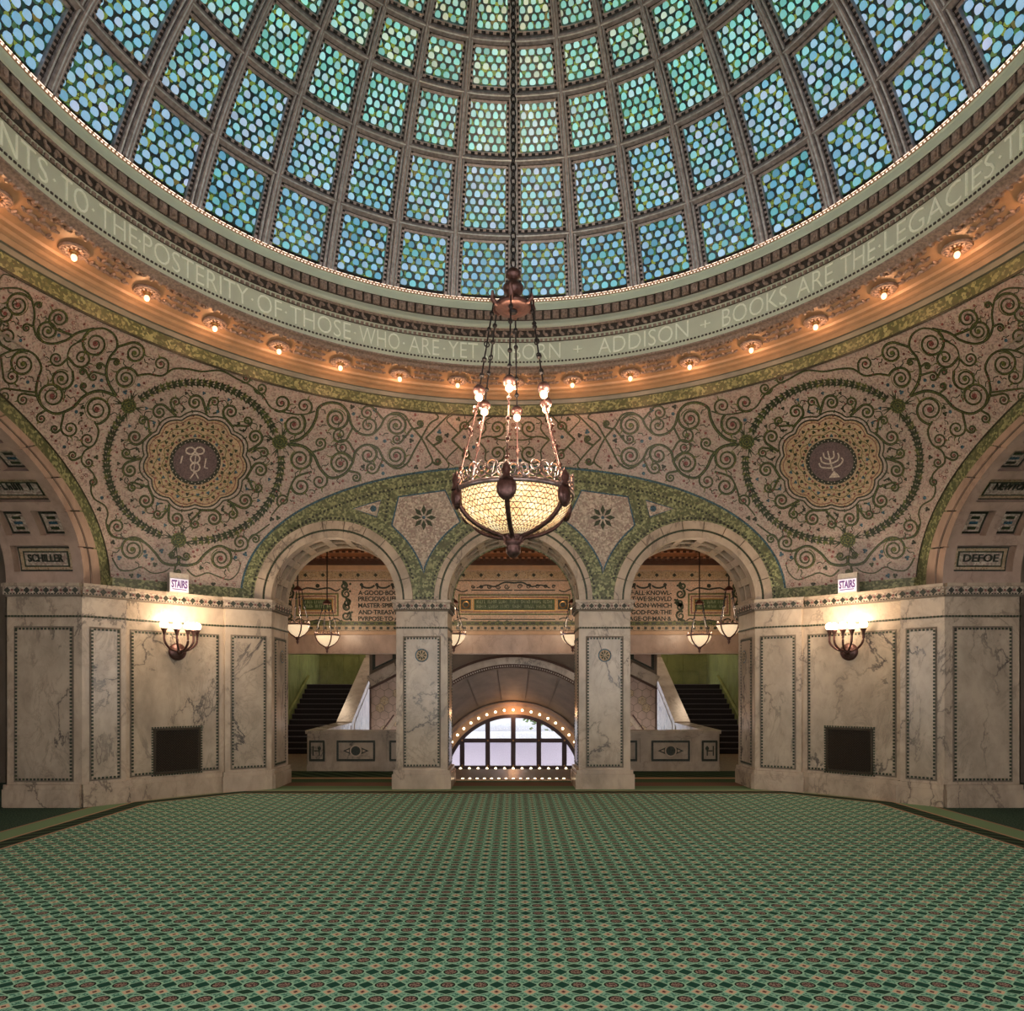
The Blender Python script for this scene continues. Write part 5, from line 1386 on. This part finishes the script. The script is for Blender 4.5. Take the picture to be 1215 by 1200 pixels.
    MB().box((sx*3.42, YF+.17, .46), (3.30, .30, .92)).build('body', 'marble', bl)
    MB().box((sx*3.42, YF+.16, .08), (3.34, .38, .16)).build('plinth', 'marble', bl)
    MB().prism([(sx*1.75, YF-.05), (sx*5.12, YF-.05), (sx*5.16, YF+.1), (sx*5.44, 14.38), (sx*4.95, 14.38), (sx*4.75, YF+.42), (sx*1.75, YF+.42)], lambda u, v, d: (u, v, d), .92, 1.0).build('coping', 'marble', bl)
    MB().prism([(sx*1.78, YF), (sx*5.08, YF), (sx*5.12, YF+.1), (sx*5.42, 14.38), (sx*4.99, 14.38), (sx*4.75, YF+.36), (sx*1.78, YF+.36)], lambda u, v, d: (u, v, d), .0, .92).build('side_body', 'marble', bl)
    for k, (x0, x1) in enumerate(((4.64, 5.04), (3.40, 4.36), (2.2, 3.06))):
        xm = (x0+x1)/2; w_ = x1-x0; fm = MB()
        p = MB().box((sx*xm, YF-.008, .50), (w_, .03, .52)).build('panel', 'marble_panel', bl)
        for zz in (.27, .73): MB().box((sx*xm, YF-.026, zz), (w_-.02, .012, .055)).build('panel_border', 'ink_dark', p)
        for xx in (x0+.03, x1-.03): MB().box((sx*xx, YF-.026, .50), (.05, .012, .46)).build('panel_border', 'ink_dark', p)
        if k == 0:
            for xx in (xm-.06, xm+.09): MB().box((sx*xx, YF-.026, .50), (.028, .012, .24)).build('inlay_bar', 'ink_dark', p)
            MB().box((sx*xm, YF-.026, .50), (.14, .012, .03)).build('inlay_bar', 'ink_dark', p); MB().ball((sx*(xm-.06), YF-.024, .56), .05, 10, 6, (.9, .3, 1)).build('inlay_boss', 'ink_dark', p)
        elif k == 1:
            MB().prism([(sx*(xm-.32), .5), (sx*xm, .64), (sx*(xm+.32), .5), (sx*xm, .36)], lambda u, v, d: (u, d, v), YF-.03, YF-.02).build('eye_lozenge', 'ink_dark', p)
            for q in (-1, 1): MB().prism([(sx*(xm+q*.25), .5), (sx*(xm+q*.17), .535), (sx*(xm+q*.17), .465)], lambda u, v, d: (u, d, v), YF-.036, YF-.02).build('eye_corner', 'marble', p)
            MB().lathe([(0, .036), (.15, .036), (.15, .02)], 24, (sx*xm, YF, .5), T=Matrix.Rotation(PI/2, 4, 'X')).build('eye_ring', 'marble', p)
            MB().lathe([(0, .042), (.115, .042), (.115, .02)], 24, (sx*xm, YF, .5), T=Matrix.Rotation(PI/2, 4, 'X')).build('eye_disc', 'ink_dark', p)
        else:
            MB().box((sx*xm, YF-.026, .50), (.14, .012, .24)).build('inlay_bar', 'ink_dark', p)
    for xx in (4.50, 3.23): MB().box((sx*xx, YF-.015, .50), (.2, .05, .80)).build('pilaster', 'marble', bl)
    MB().box((sx*3.42, YF-.02, .845), (3.3, .05, .06)).build('rail_moulding', 'marble', bl); MB().box((sx*3.42, YF-.015, .19), (3.3, .04, .06)).build('rail_moulding', 'marble', bl)

# ------------------------------------------------------------------ pendant lamps of the landing
def pendant(x, y, z, rad, lab, grp=None):
    t = thing('pendant_lamp', lab, 'lamp', (x, y, z), grp)
    MB().lathe([(rad, .0), (rad*.97, -.04), (rad*.84, -.13), (rad*.6, -.21), (rad*.3, -.26), (.03, -.29)], 24, (x, y, z)).build('bowl', 'small_bowl', t, True)
    rm = MB().torus((x, y, z), rad, .022, 24, 6)
    for k in range(16):
        a = 2*PI*k/16; rm.torus((x+rad*math.cos(a), y+rad*math.sin(a), z+.05), .035, .008, 8, 4, Matrix.Rotation(a+PI/2, 4, 'Z') @ Matrix.Rotation(PI/2, 4, 'X'))
    rm.build('rim', 'lamp_silver', t)
    st = MB()
    for k in range(4):
        a = 2*PI*k/4+.6
        st.tube([(x+math.cos(a)*q*1.03, y+math.sin(a)*q*1.03, z+h) for q, h in ((rad, .06), (rad*.97, -.05), (rad*.84, -.14), (rad*.6, -.22), (.05, -.30))], .018, 5)
    st.build('strap', 'lamp_bronze', t)
    MB().lathe([(.0, -.27), (.045, -.28), (.05, -.33), (.02, -.37), (.035, -.40), (.0, -.46)], 12, (x, y, z)).build('finial', 'lamp_bronze', t, True)
    for k in range(4):
        a = 2*PI*k/4+.6; ch = MB().tube([(x+math.cos(a)*rad, y+math.sin(a)*rad, z+.03), (x+math.cos(a)*rad*.62, y+math.sin(a)*rad*.62, z+.42), (x+math.cos(a)*.10, y+math.sin(a)*.10, z+.80)], .010, 5)
        for q in (.2, .42, .62): ch.ball((x+math.cos(a)*rad*(1-.9*q), y+math.sin(a)*rad*(1-.9*q), z+q), .028, 6, 4)
        ch.build('chain', 'black_iron', t)
    MB().lathe([(0, .78), (.12, .79), (.10, .84), (.03, .90), (0, .92)], 12, (x, y, z)).build('hub', 'lamp_bronze', t)
    MB().tube([(x, y, z+.9), (x, y, 5.66)], .016, 6).build('rod', 'black_iron', t)
    lamp('pendant_light', (x, y, z+.25), 30, SOFT, .15)
for sx in (-1, 1):
    side = 'A GOOD BOOK' if sx < 0 else 'ALL KNOWL'
    pendant(sx*4.70, 10.5, 3.38, .30, 'glass bowl pendant hanging free in the arch before the %s text' % side)
    pendant(sx*5.02, 9.1, 3.52, .27, 'glass bowl pendant beside the jamb of the arch before the %s text' % side)
    pendant(sx*1.50, 10.5, 3.40, .30, 'glass bowl pendant half hidden by the pier on the %s side' % side)
lamp('stair_fill_left', (-6.5, 17.5, 5.0), 60, SOFT, .3); lamp('stair_fill_right', (6.5, 17.5, 5.0), 60, SOFT, .3)  # unseen fill lights added to brighten the stair walls, no fixture built

# ------------------------------------------------------------------ sconces, signs, grilles on the concave walls
def frame_at(sx, th, r):
    c = Vector((sx*r*math.sin(th), r*math.cos(th), 0)); n = -Vector((c.x, c.y, 0)).normalized(); tx = Vector((-n.y, n.x, 0))   # tx to the viewer's right
    return c, tx, n
for sx in (-1, 1):
    wd = 'SCHILLER' if sx < 0 else 'DEFOE'
    c, tx, n = frame_at(sx, R(46.9), 8.655)
    W_ = lambda u, v, d, c=c, tx=tx, n=n: tuple(c+tx*u+n*d+Vector((0, 0, v)))
    t = thing('wall_sconce', 'bronze wall sconce with glowing globes on the marble wall beside %s' % wd, 'wall lamp', W_(0, 2.72, 0))
    Tn = Matrix((tuple(tx)+(0,), (0, 0, 1, 0), tuple(n)+(0,), (0, 0, 0, 1))).transposed()
    MB().lathe([(.0, .075), (.05, .08), (.09, .06), (.13, .05), (.16, .03), (.165, .0)], 24, W_(0, 2.72, 0), T=Tn).build('backplate', 'lamp_bronze', t, True)
    MB().ball(W_(0, 2.72, .11), .06, 12, 8).build('boss', 'lamp_bronze', t, True)
    for k, (u, d, zt) in enumerate(((-.30, .16, 3.12), (-.14, .33, 3.10), (.04, .38, 3.10), (.17, .31, 3.10), (.31, .14, 3.12))):
        P = catmull([(0, 2.72, .1), (u*.55, 2.76, d*.75), (u*.95, 2.88, d), (u, 3.02, d), (u, zt, d)], 6)
        ar = MB().tube([W_(*p) for p in P], .021, 8).build('arm', 'lamp_bronze', t, True)
        MB().lathe([(.02, -.10), (.03, -.05), (.055, .0), (.06, .02), (.05, .02)], 14, W_(u, zt, d)).build('cup', 'lamp_bronze', ar, True)
        MB().ball(W_(u, zt+.085, d), .075, 14, 10).build('globe', 'bulb_hot', t, True)
    lamp('sconce_light', W_(0, 3.3, .5), 66, SOFT, .18)
    # lit sign
    c2, tx2, n2 = frame_at(sx, R(46.9), 8.62)
    V_ = lambda u, v, d: tuple(c2+tx2*u+n2*d+Vector((0, 0, v)))
    sg = thing('stairs_sign', 'lit white STAIRS sign with violet letters above the sconce beside %s' % wd, 'sign', V_(0, ZS, 0))
    q = lambda u0, u1, z0, z1, d0, d1, nm_, mt: MB().prism([(u0, z0), (u1, z0), (u1, z1), (u0, z1)], V_, d0, d1).build(nm_, mt, sg)
    q(-.175, .175, 3.82, 4.19, -.06, .05, 'housing', 'sign_box'); q(-.165, .165, 3.84, 4.08, .05, .062, 'face', 'sign_white'); 
    text_mesh('STAIRS', V_, .062, .068, w=.29, h=.135, x0=0, y0=3.915, align='C', bold=.03).build('lettering', 'sign_ink', sg)['label'] = 'violet letters reading STAIRS'
    q(-.13, .13, 3.875, 3.89, .062, .068, 'underline', 'sign_ink')
    # ventilation grille
    c3, tx3, n3 = frame_at(sx, R(46.9), 8.655)
    U_ = lambda u, v, d: tuple(c3+tx3*u+n3*d+Vector((0, 0, v)))
    gr = thing('vent_grille', 'dark square lattice vent grille low in the marble wall beside %s' % wd, 'vent', U_(0, .46, 0))
    p = lambda u0, u1, z0, z1, d0, d1, nm_, mt, par=gr: MB().prism([(u0, z0), (u1, z0), (u1, z1), (u0, z1)], U_, d0, d1).build(nm_, mt, par)
    p(-.40, .40, .47, 1.26, -.02, .006, 'recess', 'grille_dark')
    for a_ in ((-.43, .43, 1.25, 1.29), (-.43, .43, .44, .48), (-.43, -.39, .44, 1.29), (.39, .43, .44, 1.29)): p(*a_, -.02, .03, 'grille_frame', 'grille')
    lat = MB()
    for k in np.arange(-.78, .80, .045):
        for s2 in (1, -1):
            a_, b_ = max(-.39, k-.39 if s2 > 0 else -.39), 0
            # bar v-zc = s2*(u-k)
            us = [u for u in (-.39, .39, k-.385, k+.385) if -.3901 <= u <= .3901 and abs(u-k) <= .3851]
            if len(us) >= 2:
                u0, u1 = min(us), max(us)
                if u1-u0 > .02: lat.tube([U_(u0, .865+s2*(u0-k), .012), U_(u1, .865+s2*(u1-k), .012)], .0045, 4)
    lat.build('lattice', 'grille', gr, kind='stuff')
    zz = MB()
    for u in np.arange(-.45, .46, .05):
        for z in (.425, 1.305): zz.prism([(u-.014, z-.014), (u+.014, z-.014), (u+.014, z+.014), (u-.014, z+.014)], U_, .0, .02)
    for z in np.arange(.475, 1.28, .05):
        for u in (-.45, .45): zz.prism([(u-.014, z-.014), (u+.014, z-.014), (u+.014, z+.014), (u-.014, z+.014)], U_, .0, .02)
    zz.build('tessera_border', 'ink_green', gr, kind='stuff')

# ------------------------------------------------------------------ great chandelier
ch = thing('chandelier', 'great bronze chandelier with a leaded alabaster glass bowl under the dome', 'chandelier', (0, 0, 3.38))
ZR = 4.03; BP = [(.615, ZR), (.605, 3.95), (.565, 3.87), (.50, 3.79), (.41, 3.725), (.30, 3.675), (.19, 3.64), (.09, 3.62)]
bp = catmull(BP, 5)
MB().lathe([(p[0], p[1]) for p in bp], 72).build('bowl', 'bowl', ch, True)
ld = MB()
rows_ = np.linspace(0, len(bp)-1, 12).astype(int)
for i, j in zip(rows_[:-1], rows_[1:]):
    r0, z0 = bp[i]; r1, z1 = bp[j]; ld.torus((0, 0, z0), r0+.003, .0034, 60, 4)
    n = 48
    for k in range(n):
        a, a2 = 2*PI*k/n, 2*PI*(k+.5)/n
        p0, p1, p2 = (r0*1.006*math.cos(a), r0*1.006*math.sin(a), z0), (r1*1.006*math.cos(a2), r1*1.006*math.sin(a2), z1), (r0*1.006*math.cos(2*a2-a), r0*1.006*math.sin(2*a2-a), z0)
        ld.tube([p0, p1], .0038, 3, False); ld.tube([p1, p2], .0038, 3, False)
ld.build('leading', 'lamp_bronze', ch, kind='stuff')
MB().lathe([(.60, ZR-.01), (.635, ZR-.02), (.645, ZR+.01), (.63, ZR+.04), (.60, ZR+.03)], 72).build('rim', 'lamp_silver', ch, True)
cr = MB(); na = 36
for k in range(na):
    a = 2*PI*k/na; s = 1 if k % 2 else -1; big = 1.75 if (k % 6) in (0, 5, 1) else 1.35
    th = np.linspace(0, 2*PI*1.35, 20); pts = []
    for t_ in th:
        rr = .052*big*(1-.72*t_/(2*PI*1.35)); u = s*rr*math.cos(t_+PI); v = rr*math.sin(t_+PI)*1.1
        aa_ = a+u/.63; pts.append((.63*math.cos(aa_), .63*math.sin(aa_), ZR+.085*big+v))
    cr.tube(pts, .010, 5); cr.tube([(.63*math.cos(a), .63*math.sin(a), ZR+.02), (.63*math.cos(a+s*.05), .63*math.sin(a+s*.05), ZR+.10*big)], .007, 5)
cr.build('crown', 'lamp_silver', ch)
F0 = R(-90-6)
for k in range(6):
    a = F0+PI/3*k; ca_, sa_ = math.cos(a), math.sin(a)
    pth = [(p[0]*1.03*ca_, p[0]*1.03*sa_, p[1]-.012) for p in bp[::3]]+[(.085*ca_, .085*sa_, 3.575)]
    st = MB().tube(pth, [.034]*3+[.026]*(len(pth)-3), 8).build('strap', 'lamp_bronze', ch, True)
    MB().ball((.63*ca_, .63*sa_, 3.955), .10, 12, 8, (.5, 1, 1.25), Matrix.Rotation(a, 4, 'Z')).build('cartouche', 'lamp_bronze', st, True)
    MB().lathe([(0, .2), (.03, .16), (.05, .10), (.035, .05), (.06, 0)], 10, (.63*ca_, .63*sa_, ZR)).build('knop', 'lamp_bronze', st, True)
    # chain: hub -> socket -> rim
    h = Vector((.225*ca_, .225*sa_, 6.02)); m1 = Vector((.385*ca_, .385*sa_, 5.08)); e = Vector((.60*ca_, .60*sa_, ZR+.16))
    c1 = MB().tube([h, m1], .0085, 6)
    for q in (.12, .3, .47, .64, .82): p = h.lerp(m1, q); c1.ball(p, .026, 8, 5) if int(q*100) % 2 == 0 else c1.torus(p, .027, .007, 12, 5, Matrix.Rotation(a, 4, 'Z') @ Matrix.Rotation(PI/2, 4, 'X'))
    c1.build('upper_chain', 'black_iron', ch)
    c2 = MB().tube([m1-Vector((0, 0, .10)), e], .008, 6)
    for q in (.2, .45, .7, .92): p = m1.lerp(e, q); c2.ball(p, .024, 8, 5); c2.torus(p-Vector((0, 0, .05)), .022, .006, 10, 4, Matrix.Rotation(a, 4, 'Z') @ Matrix.Rotation(PI/2, 4, 'X'))
    c2.build('lower_chain', 'lamp_bronze', ch)
    so = MB().lathe([(0, .07), (.03, .06), (.06, .03), (.068, .0), (.055, -.03), (.04, -.04)], 14, m1).build('socket', 'lamp_bronze', ch, True)
    MB().lathe([(.03, -.035), (.04, -.055), (.036, -.085), (.015, -.105), (0, -.108)], 12, m1).build('bulb', 'bulb', so, True)
    lamp('chandelier_socket_light', (m1.x*1.35, m1.y*1.35, m1.z-.12), 24, SOFT, .10)
    ho = MB().tube([(.12*ca_, .12*sa_, 6.03), (.20*ca_, .20*sa_, 6.02), (.235*ca_, .235*sa_, 6.06), (.235*ca_, .235*sa_, 6.15)], [.02, .024, .028, .014], 8).build('hub_horn', 'lamp_bronze', ch, True)
MB().lathe([(.0, 6.0), (.05, 6.0), (.06, 5.985), (.13, 6.0), (.17, 6.0), (.19, 6.02), (.19, 6.05), (.10, 6.10), (.06, 6.14), (.10, 6.19), (.11, 6.24), (.06, 6.29), (.03, 6.31), (.075, 6.35), (.08, 6.39), (.04, 6.43), (.0, 6.45)], 32).build('hub', 'lamp_bronze', ch, True)
MB().lathe([(.0, 5.955), (.035, 5.96), (.045, 5.98), (.03, 6.0)], 12).build('hub_boss', 'black_iron', ch)
MB().lathe([(.10, 3.63), (.115, 3.60), (.085, 3.585), (.10, 3.565), (.11, 3.545), (.075, 3.52), (.08, 3.49), (.075, 3.44), (.04, 3.40), (.0, 3.38)], 24).build('finial', 'lamp_bronze', ch, True)
MB().lathe([(.0, 3.70), (.28, 3.72), (.28, 3.735), (.0, 3.75)], 16).build('lamp_plate', 'brass', ch)
mc = MB(); z = 6.46; i = 0
while z < 12.72:
    T = Matrix.Rotation((i % 2)*PI/2+.4, 4, 'Z') @ Matrix.Rotation(PI/2, 4, 'X'); mc.torus((0, 0, z+.03), .026, .0085, 12, 5, T, (1, 1.75)); z += .072; i += 1
mc.build('main_chain', 'black_iron', ch, kind='stuff')
lamp('chandelier_bowl_light', (0, 0, 4.30), 95, SOFT, .30)
